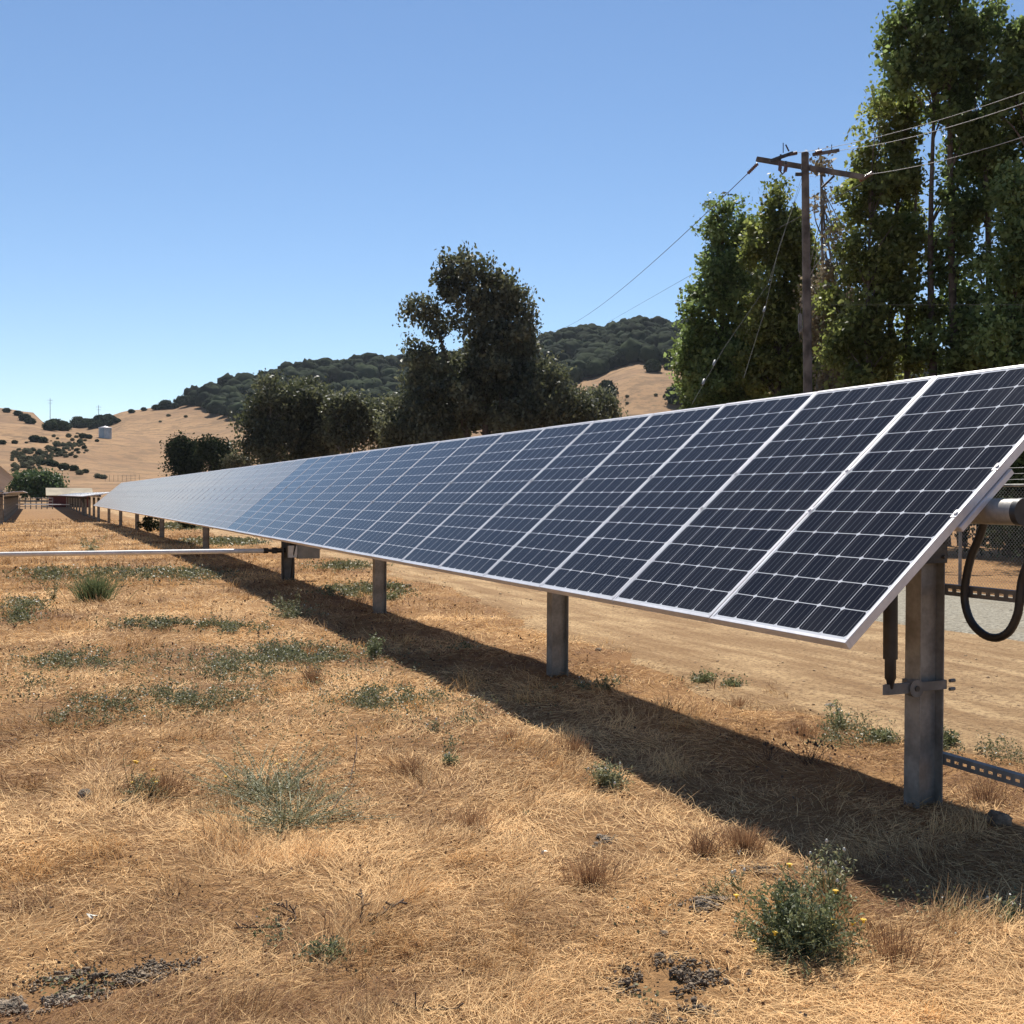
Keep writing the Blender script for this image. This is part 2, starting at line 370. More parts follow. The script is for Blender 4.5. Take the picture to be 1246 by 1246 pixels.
def xd(Y): return np.interp(Y, [0, 4, 6, 9, 17, 25, 140], [4.9, 4.85, 4.75, 4.9, 5.7, 6.1, 6.2])
def strip(name, x0f, x1f, Y, mat, off, nx):
    T = np.linspace(0, 1, nx); YY, TT = np.meshgrid(Y, T, indexing='ij')
    x0 = x0f(YY); x1 = x1f(YY); X = x0+(x1-x0)*TT; Z = gz(X, YY)+off
    edge = np.minimum(TT, 1-TT)*(x1-x0); Z -= np.where(edge < .05, off*1.2, 0)
    n, m = len(Y), nx; i, j = np.meshgrid(np.arange(n-1), np.arange(m-1), indexing='ij')
    Fq = np.stack([i*m+j, i*m+j+1, (i+1)*m+j+1, (i+1)*m+j], -1).reshape(-1, 4)
    return tag(npmesh(name, np.stack([X, YY, Z], -1).reshape(-1, 3), Fq, mat, smooth=True), kind='structure')
YS = np.concatenate([np.arange(-6, 30, .12), np.arange(30, 150, .5)])
strip('dirt_track', lambda y: xd(y)+(fbm(y/1.1, y*0+3.3, 21, 4)-.5)*1.3, lambda y: 9.1+0*y, YS, M['dirt'], .022, 50)
strip('gravel_road', lambda y: 8.95+(fbm(y/1.5, y*0+8.1, 31, 4)-.5)*.5, lambda y: 13.0+(fbm(y/1.5, y*0+5.1, 41, 4)-.5)*.7, YS, M['gravel'], .034, 40)

# ---------------------------------------------------------------- solar tracker
TILT = .71297; L = 1.956; WM = .996; PITCH = 1.003
XL, ZL = 3.08918765, H-.598999
ct, st = math.cos(TILT), math.sin(TILT)
# module local axes: x up the slope, y along the row, z out of the glass; origin at its low near corner
def frame_mesh():
    b = MB(); t = .018; h = .040
    b.box((t/2, WM/2, -h/2), (t, WM, h), bev=.0012); b.box((L-t/2, WM/2, -h/2), (t, WM, h), bev=.0012)
    b.box((L/2, t/2, -h/2+.0003), (L-2*t, t, h), bev=.0012); b.box((L/2, WM-t/2, -h/2+.0003), (L-2*t, t, h), bev=.0012)
    return b
def make_module(dusty_glare, parent, pale=False):
    o = frame_mesh().build('module', M['aluminium'], parent)
    g = MB(); z = -.0025; t = .0175
    g.add([(t, t, z), (L-t, t, z), (L-t, WM-t, z), (t, WM-t, z)], [(0, 1, 2, 3)])
    g.build('glass', M['cells_glare' if pale else 'cells_dust_glare' if dusty_glare else 'cells_clean'], o)
    k = MB(); k.box((L/2, WM/2, -.008), (L-2*t-.002, WM-2*t-.002, .004))
    k.box((L*.72, WM/2, -.022), (.10, .13, .022))
    k.build('backsheet', M['backsheet'], o)
    return o
def ibeam(b, x, y, z0, z1, w=.10, d=.15, tf=.007, tw=.006):
    for s in (-1, 1): b.box((x+s*(d/2-tf/2), y, (z0+z1)/2), (tf, w, z1-z0), bev=.0015)
    b.box((x, y, (z0+z1)/2), (d-2*tf-.001, tw, z1-z0))
def make_tracker(x0, y0, n, tilt, posts, motor, ztube, label, near=False, dust_glare_from=16, zoff=0., pale=False):
    """x0 = tube axis X; ztube = tube axis height"""
    root = empty('solar_tracker', (x0, y0, 0)); tag(root, label, 'solar panels', 'rows of solar panels on trackers')
    c, s = math.cos(tilt), math.sin(tilt)
    Rm = Matrix.Rotation(-tilt, 4, 'Y')
    # tube axis sits .125 behind the module plane
    off = .125
    ox = -L/2*c-off*s*-1*-1; oz = -L/2*s+off*c
    ox = -L/2*c-off*s
    protos = {}
    for i in range(n):
        dz = zoff*i/n
        d = i >= dust_glare_from  # modules from here on carry glare painted into their faces
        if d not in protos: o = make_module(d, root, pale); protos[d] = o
        else:
            src = protos[d]; o = src.copy(); COL.objects.link(o); o.parent = root
            for ch in src.children:
                q = ch.copy(); COL.objects.link(q); q.parent = o
        o.location = (ox, i*PITCH, oz+ztube+dz+random.uniform(-.0015, .0015))
        o.rotation_euler = (0, -tilt+random.uniform(-.0012, .0012), 0)
        PIECES.append(o)
    def T(a, b_, h_):     # slope coords -> local
        return (ox+a*c-h_*s, b_, oz+ztube+a*s+h_*c)
    Rs = Matrix.Rotation(-tilt, 3, 'Y')
    rp = None
    for i in range(n+1):
        y = i*PITCH-(PITCH-WM)/2
        if i == 0: y += .016
        if i == n: y -= .016
        b = MB(); b.box((0, 0, -.057), (.40, .05, .028), bev=.003)
        b.box((-.16, 0, -.0), (.05, .034, .006), bev=.001); b.box((.16, 0, -.0), (.05, .034, .006), bev=.001)
        b.box((-.16, 0, .0), (.014, .014, .02)); b.box((.16, 0, .0), (.014, .014, .02))
        if rp is None: rp = b.build('clamp_rail', M['aluminium'], root); o = rp
        else: o = rp.copy(); COL.objects.link(o); o.parent = root
        o.location = T(L/2, y, 0); o.rotation_euler = (0, -tilt, 0)
    tb = MB(); zt = lambda y: ztube+zoff*y/(n*PITCH)
    tb.tube([(0, -.17, zt(0)), (0, n*PITCH+.15, zt(n*PITCH))], .058, 24, caps=False)
    tb.build('torque_tube', M['galvanised'], root)
    for yy in (-.172, n*PITCH+.145):
        cp = MB(); cp.tube([(0, yy, zt(yy)), (0, yy+.03, zt(yy))], .061, 24); cp.build('tube_cap', M['rubber'], root)
    pp = None
    for (py, pz) in posts:
        b = MB(); ibeam(b, 0, 0, -.4, ztube-.14-pz)
        o = b.build('post', M['galvanised'], root, (0, py-y0, pz))
        q = MB()
        q.box((0, -.06, ztube-.17-pz), (.15, .006, .16), bev=.001); q.box((0, .06, ztube-.17-pz), (.15, .006, .16), bev=.001)
        a = [( .085*math.cos(t), .085*math.sin(t)) for t in np.linspace(0, 2*math.pi, 25)[:-1]]
        q.tube([(0, -.045, ztube-pz), (0, .045, ztube-pz)], .072, 20)
        for sx in (-.05, .05):
            for sz in (0, -.07): q.tube([(sx, -.075, ztube-.15-pz+sz), (sx, .075, ztube-.15-pz+sz)], .009, 6)
        q.build('bearing', M['dark_steel'], o)
    if motor:
        my, mz = motor; my -= y0
        b = MB(); ibeam(b, -.0, 0, -.4, ztube-.25-mz, .13, .2, .01, .008); o = b.build('post', M['galvanised_dull'], root, (0, my, mz))
        o['label'] = 'wider drive post carrying the gearbox'
        b = MB(); z = ztube-mz
        b.tube([(0, -.10, z-.03), (0, .10, z-.03)], .10, 24); b.box((0, 0, z-.22), (.24, .22, .16), bev=.01)
        b.tube([(-.20, 0, z-.32), (.2, 0, z-.32)], .07, 16); b.box((-.06, -.04, z-.45), (.16, .16, .18), bev=.01)
        b.tube([(.06, -.06, z-.5), (.06, -.06, z-.75), (.03, -.05, z-.9)], [.05, .045, .02], 10)
        b.build('gearbox', M['dark_steel'], o)
    return root, T
PIECES = []
OFF = .125
XT = XL+L/2*ct+OFF*st; ZT = ZL+L/2*st-OFF*ct
# exact: recompute placement so the module's low corner lands on (XL, ZL)
post_y = [4.0, 8.0, 13.0, 27.8, 37.9, 47.4, 56.6, 65.6]
posts = [(y, g1(XT, y)) for y in post_y]
def fix(ztube): return ztube
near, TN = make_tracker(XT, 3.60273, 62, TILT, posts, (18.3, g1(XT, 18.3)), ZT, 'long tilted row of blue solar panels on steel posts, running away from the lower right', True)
def mk_left():
    x = -1.52
    ys = [14.0, 19., 23.5, 28.5, 33., 38., 43., 48., 53., 58., 63.]
    return make_tracker(x, 13.4, 52, math.radians(50), [(y, g1(x, y)) for y in ys], None, ZT+.16, 'solar row at the left edge seen from behind, its pale backs and dark posts showing', dust_glare_from=0)[0]
left = mk_left()
def mk_far():
    ys = [70.5, 76, 82, 88, 94, 100, 107, 114, 122, 130, 139, 148, 157]
    x = XT-.3
    return make_tracker(x, 69.0, 96, math.radians(8), [(y, g1(x, y)) for y in ys], (91, g1(x, 91)), ZT-.02, 'far row of nearly flat solar panels glaring white beyond the end of the long row', dust_glare_from=0, pale=True)[0]
def mk_farleft():
    ys = [70.5, 75, 80, 85, 90, 95, 101, 107, 114, 121, 128]; x = -1.5
    return make_tracker(x, 69.0, 62, math.radians(6), [(y, g1(x, y)) for y in ys], None, ZT+.03, 'nearly flat solar row on many dark posts at the far left end of the aisle', dust_glare_from=0)[0]
farleft = mk_farleft()
far = mk_far()

# things only on the near tracker's first post and drive post
def P1():
    root = near; ox, oy = XT, 3.60273
    def lc(x, y, z): return (x-ox, y-oy, z)
    zc = H-.885
    b = MB()   # strap round the post and the arm that carries the damper
    for (z) in (0,):
        b.box(lc(XT-.079, 4.0, zc), (.006, .118, .044), bev=.001); b.box(lc(XT, 3.944, zc), (.166, .006, .044), bev=.001)
        b.box(lc(XT, 4.056, zc), (.166, .006, .044), bev=.001); b.box(lc(XT+.081, 4.0, zc), (.006, .118, .044), bev=.001)
    b.tube([lc(XT-.112, 3.93, zc-.005), lc(XT-.112, 3.97, zc-.005)], .042, 18)
    b.prism([(XT-.10-ox, 3.94-oy), (XT-.10-ox, 3.962-oy), (XT-.27-ox, 3.962-oy), (XT-.30-ox, 3.951-oy), (XT-.27-ox, 3.94-oy)], zc-.026, zc+.022)
    b.tube([lc(XT+.09, 3.93, zc+.02), lc(XT+.12, 3.93, zc+.02)], .009, 6); b.tube([lc(XT+.09, 3.93, zc-.02), lc(XT+.12, 3.93, zc-.02)], .009, 6)
    b.tube([lc(XT-.112, 3.925, zc-.005), lc(XT-.112, 3.932, zc-.005)], .014, 8, mi=1)
    b.build('damper_bracket', [M['galvanised_dull'], M['dark_steel']], root)
    d = MB(); xx = XT-.255
    d.tube([lc(xx, 3.95, zc+.0), lc(xx, 3.95, zc+.04), lc(xx-.001, 3.95, zc+.05), lc(xx-.002, 3.95, zc+.14)], [.012, .02, .026, .026], 14)
    d.tube([lc(xx-.002, 3.95, zc+.14), lc(xx-.006, 3.95, zc+.50)], [.033, .033], 16)
    d.tube([lc(xx-.006, 3.95, zc+.48), lc(xx-.01, 3.95, zc+.56)], .013, 10)
    d.build('damper', M['rubber'], root)
P1()
def motor_bits():
    ox, oy = XT, 3.60273
    b = MB(); y = 18.3-oy
    # box mounted on the gearbox side with an opened label plate, and long control box
    b.box((.04, y-.15, H-.93), (.15, .06, .20), bev=.006); b.build('junction_box', M['white_paint'], near)
    b = MB(); b.box((.33, y-.02, H-.93), (.38, .16, .25), bev=.008); b.box((.53, y-.02, H-.86), (.03, .08, .1), bev=.004); b.box((.12, y-.1, H-.88), (.06, .1, .22), bev=.004)
    b.build('control_box', M['box_grey'], near)
    b = MB(); b.tube([(0.1, y-.17, ZT-.3), (.12, y-.19, ZT-.6), (.06, y-.17, ZT-.9), (.02, y-.12, -.0)], .016, 8)
    b.tube([(-.1, y-.15, ZT-.35), (-.13, y-.17, ZT-.7), (-.1, y-.15, -.02)], .02, 8)
    b.build('cable', M['rubber'], near)
motor_bits()
def shaft(x0, x1, y, z, label):
    r = empty('drive_shaft', (x1, y, 0)); tag(r, label, 'drive shaft', 'drive shafts linking the rows')
    b = MB(); b.tube([(x0-x1, 0, z), (-.42, 0, z)], .038, 18); b.build('pipe', M['white_paint'], r)
    b = MB(); b.tube([(-.44, 0, z), (-.36, 0, z)], .045, 12); b.box((-.31, 0, z), (.10, .10, .05), bev=.01); b.box((-.25, 0, z), (.10, .05, .10), bev=.01)
    b.tube([(-.22, 0, z), (-.08, 0, z)], .04, 12)
    b.build('universal_joint', M['dark_steel'], r)
    return r
shaft(-9.0, XT+.03, 18.3, H-.915, 'long white drive pipe crossing the dry grass from the left to the gearbox post')
shaft(-4.5, XT-.3, 112, H-.95, 'distant pale drive pipe crossing the end of the aisle')

def strut(y0, y1, x, z, dz, label):
    r = empty('strut_channel', (x, y1, z)); tag(r, label, 'strut channel')
    b = MB(); Lg = y1-y0; n = int(Lg/.05); h = .052
    # web with slots (a real row of holes), and two lips
    for sgn in (-1, 1): b.box((0, -Lg/2, sgn*(h/2-.0095)), (.003, Lg, .019))
    for k in range(n+1): b.box((0, -k*.05, 0), (.003, .024, h-.0375))
    for sgn in (-1, 1): b.box((.02, -Lg/2, sgn*(h/2-.0015)), (.038, Lg, .003))
    o = b.build('slotted_channel', M['galvanised_dull'], r); o.rotation_euler = (math.atan2(dz, Lg), 0, 0)
    return r
strut(2.2, 4.0, XT+.082, H-.432, 0, 'slotted steel channel at mid height of the front post, with black hoses strapped to it')
strut(2.2, 4.0, XT+.082, H-1.245, 0, 'slotted steel channel low on the front post, just above the weeds')
def hose(pts, label, r=.020):
    P = [Vector((x, y, z)) for x, y, z in pts]; out = []
    for i in range(len(P)-1):
        a = P[max(i-1, 0)]; b_ = P[i]; c = P[i+1]; d = P[min(i+2, len(P)-1)]
        for k in range(8):
            t = k/8; out.append(.5*((2*b_)+(-a+c)*t+(2*a-5*b_+4*c-d)*t*t+(-a+3*b_-3*c+d)*t**3))
    out.append(P[-1]); b = MB(); rad = [r*(1+.04*(i % 2)) for i in range(len(out))]
    b.tube(out, rad, 12); return tag(b.build('conduit_hose', M['rubber']), label, 'hose')
def hx(px, py, X=XT+.055):
    v = ray(px, py); t = X/v[0]; return (X, v[1]*t, H+v[2]*t)
hose([hx(1201, 622), hx(1193, 650), hx(1181, 680), hx(1174.5, 712), hx(1174.5, 735), hx(1182, 757), hx(1197, 772), hx(1213, 776), hx(1228, 768), hx(1238, 748), hx(1241, 728), hx(1244, 705), hx(1254, 680), hx(1275, 655)],
     'thick black hose hanging in a loop below the end of the torque tube', .0185)
# ---------------------------------------------------------------- chain-link fence
def fence():
    X = 13.9; y0, y1 = 6.0, 60.0; zb, zt = .03, 1.66
    r = empty('chain_link_fence', (X, y0, 0)); tag(r, 'chain-link fence with barbed wire on top behind the gravel road', 'fence')
    s = .062; hgt = zt-zb; V = []; Fq = []; rw = .0017
    nn = int((y1-y0)/s); K = []
    A = []; B = []
    for k in range(-int(hgt/s)-1, nn):
        for sg in (1, -1):
            ya = k*s if sg == 1 else k*s+hgt; yb = k*s+hgt if sg == 1 else k*s
            a = np.array([0, ya, zb]); b = np.array([0, yb, zt])
            # clip
            def cl(a, b):
                t0, t1 = 0., 1.; d = b-a
                for lim, sn in ((0, 1), (y1-y0, -1)):
                    if abs(d[1]) < 1e-9: continue
                    t = (lim-a[1])/d[1]
                    if (d[1] > 0) == (sn == 1): t0 = max(t0, t)
                    else: t1 = min(t1, t)
                return (a+d*t0, a+d*t1) if t1 > t0 else None
            c = cl(a, b)
            if c: A.append(c[0]); B.append(c[1])
    A = np.array(A); B = np.array(B); n = len(A); d = (B-A)/np.linalg.norm(B-A, axis=1)[:, None]
    ex = np.tile([1., 0, 0], (n, 1)); e2 = np.cross(d, ex); vs = []
    for k in range(3):
        t = k*2*math.pi/3; o = ex*math.cos(t)*rw+e2*math.sin(t)*rw; vs += [A+o, B+o]
    V = np.stack(vs, 1).reshape(-1, 3); base = np.arange(n)[:, None]*6
    Fq = np.concatenate([base+np.array([[2*k, 2*k+1, (2*k+3) % 6, (2*k+2) % 6]]) for k in range(3)])
    npmesh('mesh', V, Fq, M['wire'], r)
    b = MB(); b.tube([(0, 0, zt+.01), (0, y1-y0, zt+.01)], .021, 10); b.build('top_rail', M['galvanised'], r)
    for k in range(3):
        b = MB(); pts = [(0, t, zt+.10+.09*k) for t in np.linspace(0, y1-y0, 20)]; b.tube(pts, .004, 5)
        for t in np.arange(0, y1-y0, .25): b.tube([(-.012, t, zt+.09+.09*k), (.012, t+.01, zt+.11+.09*k)], .0025, 4)
        b.build('barbed_wire', M['wire'], r)
    yp = 13.49-y0
    for k in range(-2, 17):
        y = yp+k*3.0
        if y < 0 or y > y1-y0: continue
        b = MB(); b.tube([(.03, y, -.1), (.03, y, zt+.04), (.03, y, zt+.34)], [.028, .028, .012], 12); b.build('fence_post', M['galvanised'], r)
fence()

# ---------------------------------------------------------------- vegetation generators
def rand_unit(n):
    v = rng.normal(size=(n, 3)); return v/np.linalg.norm(v, axis=1)[:, None]
def leaves(C, size, tint, asp=.62, droop=0., curl=.0):
    """rhombic leaf faces at centres C"""
    n = len(C); a = rand_unit(n); a[:, 2] -= droop; a /= np.linalg.norm(a, axis=1)[:, None]
    b = np.cross(a, rand_unit(n)); b /= np.linalg.norm(b, axis=1)[:, None]+1e-9
    s = (size*rng.uniform(.65, 1.3, n))[:, None]; nn = np.cross(a, b)
    V = np.stack([C-a*s*.5, C+b*s*.5*asp+nn*s*.06, C+a*s*.5, C-b*s*.5*asp+nn*s*.06], 1).reshape(-1, 3)
    return V, np.arange(4*n).reshape(n, 4), np.repeat(tint, 4)
def crown(blobs, nleaf, size, sig, per=38, shell=.55):
    """blobs (m,7): centre, radii, weight -> leaf centres gathered in clumps"""
    B = np.array(blobs, float); w_ = B[:, 3]*B[:, 4]*B[:, 5]; w_ = w_**.62*B[:, 6]; w_ /= w_.sum()
    nc = max(4, nleaf//per); idx = rng.choice(len(B), nc, p=w_)
    u = rand_unit(nc)*(rng.uniform(0, 1, nc)**(.5*(1-shell)+.12))[:, None]
    c = B[idx, :3]+u*B[idx, 3:6]
    ct_ = np.clip(rng.normal(.45, .22, nc), 0, 1)
    k = rng.integers(0, nc, nleaf); sg = sig*rng.uniform(.6, 1.3, nc)
    C = c[k]+np.clip(rng.normal(size=(nleaf, 3)), -1.7, 1.7)*sg[k][:, None]*np.array([1, 1, .8])
    t = np.clip(ct_[k]+rng.normal(0, .16, nleaf), 0, 1)
    return C, t, c
def limb(b, p0, p1, r0, r1, sag=.1, n=6, seg=5):
    p0 = np.array(p0, float); p1 = np.array(p1, float); d = p1-p0; Ld = np.linalg.norm(d)
    o = rng.normal(size=3)*Ld*.05; pts = []; rad = []
    for i in range(seg+1):
        t = i/seg; p = p0+d*t+o*math.sin(t*math.pi)+np.array([0, 0, 1])*math.sin(t*math.pi)*Ld*sag
        pts.append(tuple(p)); rad.append(r0+(r1-r0)*t)
    b.tube(pts, rad, n, caps=False)
def tree(name, label, bx, d, blobs_px, nleaf, size, sig, leafm, barkm, trunks=None, tr=.25, group=None, cat='tree', depthf=1., shell=.55, droop=0., twigs=0, top=None):
    """bx = sight-line column of the base, d = distance; blobs as sight-line columns/rows turned into metres there"""
    base = at(bx, 601, d); base[2] = g1(base[0], base[1]); root = empty(name, tuple(base))
    tag(root, label, cat, group)
    if name in ('poplar_tree', 'eucalyptus_tree'):
        nb = []
        for (x, y, rx, ry, *q) in blobs_px:
            wt = q[0] if q else 1; nb.append((x, y, rx*(.82 if d > 40 else .62), ry*.88, wt*(1.1 if d > 40 else .55)))
            for j in range((9 if name == 'poplar_tree' else 7) if rx > 13 else 3):
                a = rng.uniform(0, 6.28); f_ = rng.uniform(.16, .4) if name == 'poplar_tree' else rng.uniform(.2, .45); el_ = 2.1 if name == 'poplar_tree' else .8
                nb.append((x+math.cos(a)*rx*.8, y+math.sin(a)*ry*.85, rx*f_, min(ry, rx*1.6)*f_*el_, wt, rng.uniform(-.9, .9)*rx*d/F))
        if name == 'poplar_tree':
            hi_ = sorted(blobs_px, key=lambda b_: b_[1])[:3]
            for (x, y, rx, ry, *q) in hi_:
                for j in range(3): nb.append((x+rng.uniform(-.7, .7)*rx, y-ry*rng.uniform(.8, 1.05), 4.5, 12, (q[0] if q else 1)*.7))
        blobs_px = nb
    k = d/F; fwd = np.array([math.sin(TH), math.cos(TH), 0]); rt = np.array([math.cos(TH), -math.sin(TH), 0])
    B = []
    for (x, y, rx, ry, *q) in blobs_px:
        wt = q[0] if q else 1; dep = q[1] if len(q) > 1 else rng.uniform(-.25, .25)*rx*k
        p = at(x, y, d)+fwd*dep-base
        B.append([*p, rx*k, rx*k*depthf, ry*k, wt])
    C, t, cl = crown(B, int(nleaf*((1.25 if d > 40 and d < 60 else .72) if name == 'poplar_tree' else .85)), size, sig*1.15, per=95 if name == 'poplar_tree' else 80, shell=shell)
    keep = C[:, 2] > .15; C = C[keep]; t = t[keep]
    V, Fq, tt = leaves(C, size*rng.choice([.7, 1., 1.35], len(C)), t, droop=droop); npmesh('crown', V, Fq, leafm, root, tint=tt)
    b = MB(); Ba = np.array(B); ztop = (Ba[:, 2]+Ba[:, 5]*.6).max()
    if trunks is None: trunks = [(0, 0, None)]
    ends = []
    for (tx, lean, tp) in trunks:
        p0 = rt*tx; 
        hi = Ba[Ba[:, 2].argmax()]
        p1 = (np.array([hi[0], hi[1], hi[2]]) if tp is None else at(tp[0], tp[1], d)-base)
        o = rng.normal(size=3)*.25; o[2] = 0; pts = [tuple(p0+(p1-p0)*s+o*math.sin(s*3)) for s in np.linspace(0, 1, 9)]
        pts[0] = (pts[0][0], pts[0][1], -.2)
        b.tube(pts, [tr*.62*(1-.92*s)**.8+.015 for s in np.linspace(0, 1, 9)], 9, caps=False); ends.append((p0, p1, o))
    for i in rng.permutation(len(cl))[:min(len(cl), 70)]:
        q = cl[i]; e = ends[int(np.argmin([np.linalg.norm((e0+(e1-e0)*.6-q)[:2]) for e0, e1, _ in ends]))]
        p0, p1, o = e; dz = max(p1[2], 1); s = np.clip((q[2]-.35*np.linalg.norm((q-p0)[:2])-.8)/dz, .08, .95)
        st_ = p0+(p1-p0)*s+o*math.sin(s*3); limb(b, st_, q, tr*.28*(1-s)+.02, .012, .06)
    b.build('trunk', barkm, root)
    if twigs:
        tb = MB()
        for i in range(twigs):
            q = cl[rng.integers(len(cl))]; e0, e1, o = ends[0]; s = rng.uniform(.2, .95); p = e0+(e1-e0)*s
            limb(tb, p, q+rng.normal(size=3)*.5, .018, .004, .05, 5)
        tb.build('bare_branches', M['bark_pale'], root)
    return root

# tall poplar belt on the right, behind the fence
G1 = 'tall trees behind the fence'
tree('poplar_tree', 'dense dark green cone-shaped tree, leftmost of the tall trees left of the utility pole', 885, 44,
     [(884, 300, 22, 52), (893, 350, 34, 55), (870, 400, 42, 55), (885, 440, 52, 50), (855, 450, 26, 45), (900, 480, 55, 40), (845, 432, 16, 26, .6), (838, 392, 12, 24, .5), (886, 262, 9, 20, .6), (905, 300, 14, 30, .8), (868, 345, 16, 30)],
     38000, .165, .23, M['poplar_leaf'], M['bark'], tr=.22, group=G1)
tree('poplar_tree', 'yellowish green tree just left of the utility pole with a narrow top', 948, 41,
     [(944, 250, 11, 22, .8), (945, 300, 28, 36), (958, 330, 30, 45), (950, 390, 40, 55), (955, 450, 44, 45), (930, 420, 25, 40), (962, 290, 16, 24, .8)],
     33000, .16, .22, M['poplar_leaf_yellow'], M['bark'], tr=.2, group=G1)
tree('poplar_tree', 'half-dead sparse tree with bare grey twigs just right of the utility pole', 1018, 37,
     [(1003, 215, 16, 28, .16), (1008, 258, 20, 28, .10), (1025, 292, 22, 26, .15), (1012, 330, 24, 26, .3), (1010, 370, 30, 34, .8), (1022, 420, 36, 44, 1.), (1005, 455, 26, 40, 1)],
     17000, .14, .22, M['dead_leaf'], M['bark_pale'], tr=.14, group=G1, twigs=60)
tree('poplar_tree', 'broad olive green tree with a jutting left shoulder, between the bare and the tallest tree', 1092, 35,
     [(1095, 145, 30, 26), (1068, 150, 16, 14, .8), (1098, 172, 16, 28), (1085, 205, 26, 28), (1060, 222, 26, 26), (1088, 262, 30, 36), (1058, 300, 36, 42), (1100, 330, 38, 45), (1045, 360, 34, 40), (1090, 400, 46, 50), (1050, 440, 40, 40), (1035, 245, 14, 18, .5)],
     46000, .16, .21, M['poplar_leaf_yellow'], M['bark'], trunks=[(0, 0, None), (.5, 0, (1120, 200)), (-.6, 0, (1060, 260))], tr=.2, group=G1, shell=.7)
tree('poplar_tree', 'tallest dark tree whose top is cut by the upper edge, with open trunks below', 1172, 34,
     [(1135, -10, 34, 30), (1160, 20, 40, 34), (1105, 40, 24, 20), (1120, 75, 32, 26), (1165, 75, 36, 36), (1095, 95, 22, 16, .8), (1150, 120, 44, 30), (1195, 110, 22, 30), (1180, 165, 30, 36), (1185, 215, 28, 40), (1168, 245, 24, 36), (1196, 285, 24, 46), (1165, 320, 26, 46), (1180, 390, 44, 50), (1150, 420, 30, 40), (1200, 440, 40, 35), (1200, 160, 28, 26), (1085, 60, 12, 10, .5)],
     60000, .155, .21, M['poplar_leaf'], M['bark'], trunks=[(0, 0, None), (.55, 0, (1195, 140)), (-.5, 0, (1140, 100)), (1.0, 0, (1205, 230))], tr=.24, group=G1, shell=.7)
tree('poplar_tree', 'tree at the right edge with a rounded leafy top beside the wires', 1262, 32,
     [(1232, 55, 26, 22), (1245, 90, 26, 26), (1222, 75, 14, 16, .7), (1238, 130, 20, 22, .8), (1262, 60, 30, 34), (1275, 120, 34, 50), (1270, 200, 34, 50), (1290, 300, 40, 70), (1300, 400, 50, 70)],
     30000, .155, .21, M['poplar_leaf'], M['bark'], tr=.24, group=G1, shell=.7)
tree('poplar_tree', 'lower dark tree at the right edge standing in front of the tallest one', 1238, 31,
     [(1234, 225, 14, 20, .8), (1232, 265, 18, 30), (1226, 310, 20, 36), (1240, 350, 30, 40), (1225, 400, 34, 40), (1245, 440, 40, 34)],
     24000, .15, .2, M['poplar_leaf'], M['bark'], tr=.16, group=G1, shell=.7)
tree('poplar_tree', 'mid-height green tree filling in beneath the half-dead one', 985, 46,
     [(975, 300, 14, 22, .7), (985, 340, 22, 40), (990, 400, 34, 50), (985, 455, 44, 45), (1040, 460, 50, 45)],
     21000, .17, .25, M['poplar_leaf_yellow'], M['bark'], tr=.18, group=G1)
# undergrowth behind the fence: individual bushes, tree shade put into the dark leaf colour
def bush(name, label, x, y, rx, rz, nleaf, size, m, group=None, cat='bush', sig=None, loc=None):
    z = g1(x, y); root = empty(name, (x, y, z)); tag(root, label, cat, group)
    B = [[rng.uniform(-.35, .35)*rx, rng.uniform(-.35, .35)*rx, rz*rng.uniform(.35, .7), rx*rng.uniform(.45, .75), rx*rng.uniform(.45, .75), rz*rng.uniform(.3, .45), 1] for _ in range(5)]
    B.append([0, 0, rz*.35, rx*.9, rx*.9, rz*.35, 1.5])
    C, t, cl = crown(B, nleaf, size, sig or rx*.13, per=26); k = C[:, 2] > .02; C = C[k]; t = t[k]
    V, Fq, tt = leaves(C, size, t); npmesh('foliage', V, Fq, m, root, tint=tt)
    b = MB()
    for i in range(7): limb(b, (0, 0, -.1), cl[rng.integers(len(cl))], .02*rx+.01, .006, .05, 5)
    b.build('stems', M['bark'], root); return root
bb = bush('bush', 'shaded bush in the dark undergrowth behind the chain-link fence', 20.5, 15, 1.7, 3.2, 9000, .13, M['oak_leaf'], 'undergrowth behind the fence')
yy = 15.0
for i in range(11):
    o = bb if i == 0 else copy_tree(bb)
    y = 9+i*2.2; x = 19.6+(i % 3)*1.6+random.uniform(-.4, .4)
    o.location = (x, y, g1(x, y)); o.rotation_euler = (0, 0, random.uniform(0, 6)); s_ = random.uniform(.85, 1.25); o.scale = (s_, s_, s_*random.uniform(.9, 1.3))

# eucalyptus group in the middle
tree('eucalyptus_tree', 'tallest eucalyptus in the middle with a leaning ragged crown and a bare left limb', 592, 95,
     [(560, 328, 22, 18), (548, 345, 20, 18, .8), (582, 345, 24, 24), (607, 360, 22, 26), (625, 385, 20, 26), (598, 390, 30, 28), (575, 378, 20, 14, .6), (512, 376, 20, 13, .7), (535, 392, 18, 15, .6), (497, 378, 8, 10, .4), (636, 372, 10, 22, .7),
      (600, 430, 38, 30), (625, 440, 30, 40), (570, 455, 44, 34), (520, 455, 24, 28), (605, 490, 50, 40), (510, 425, 12, 16, .5), (650, 480, 30, 40), (550, 500, 50, 34)],
     60000, .34, .48, M['euc_leaf'], M['bark'], trunks=[(0, 0, (585, 350)), (-.6, 0, (520, 372)), (.8, 0, (620, 390))], tr=.55, shell=.75, droop=.8)
G2 = 'eucalyptus trees beyond the panels'
def euc(lbl, bx, d, blobs, n):
    return tree('eucalyptus_tree', lbl, bx, d, blobs, n, .28, .5, M['euc_leaf'], M['bark_pale'], tr=.28, shell=.6, droop=.8, group=G2)
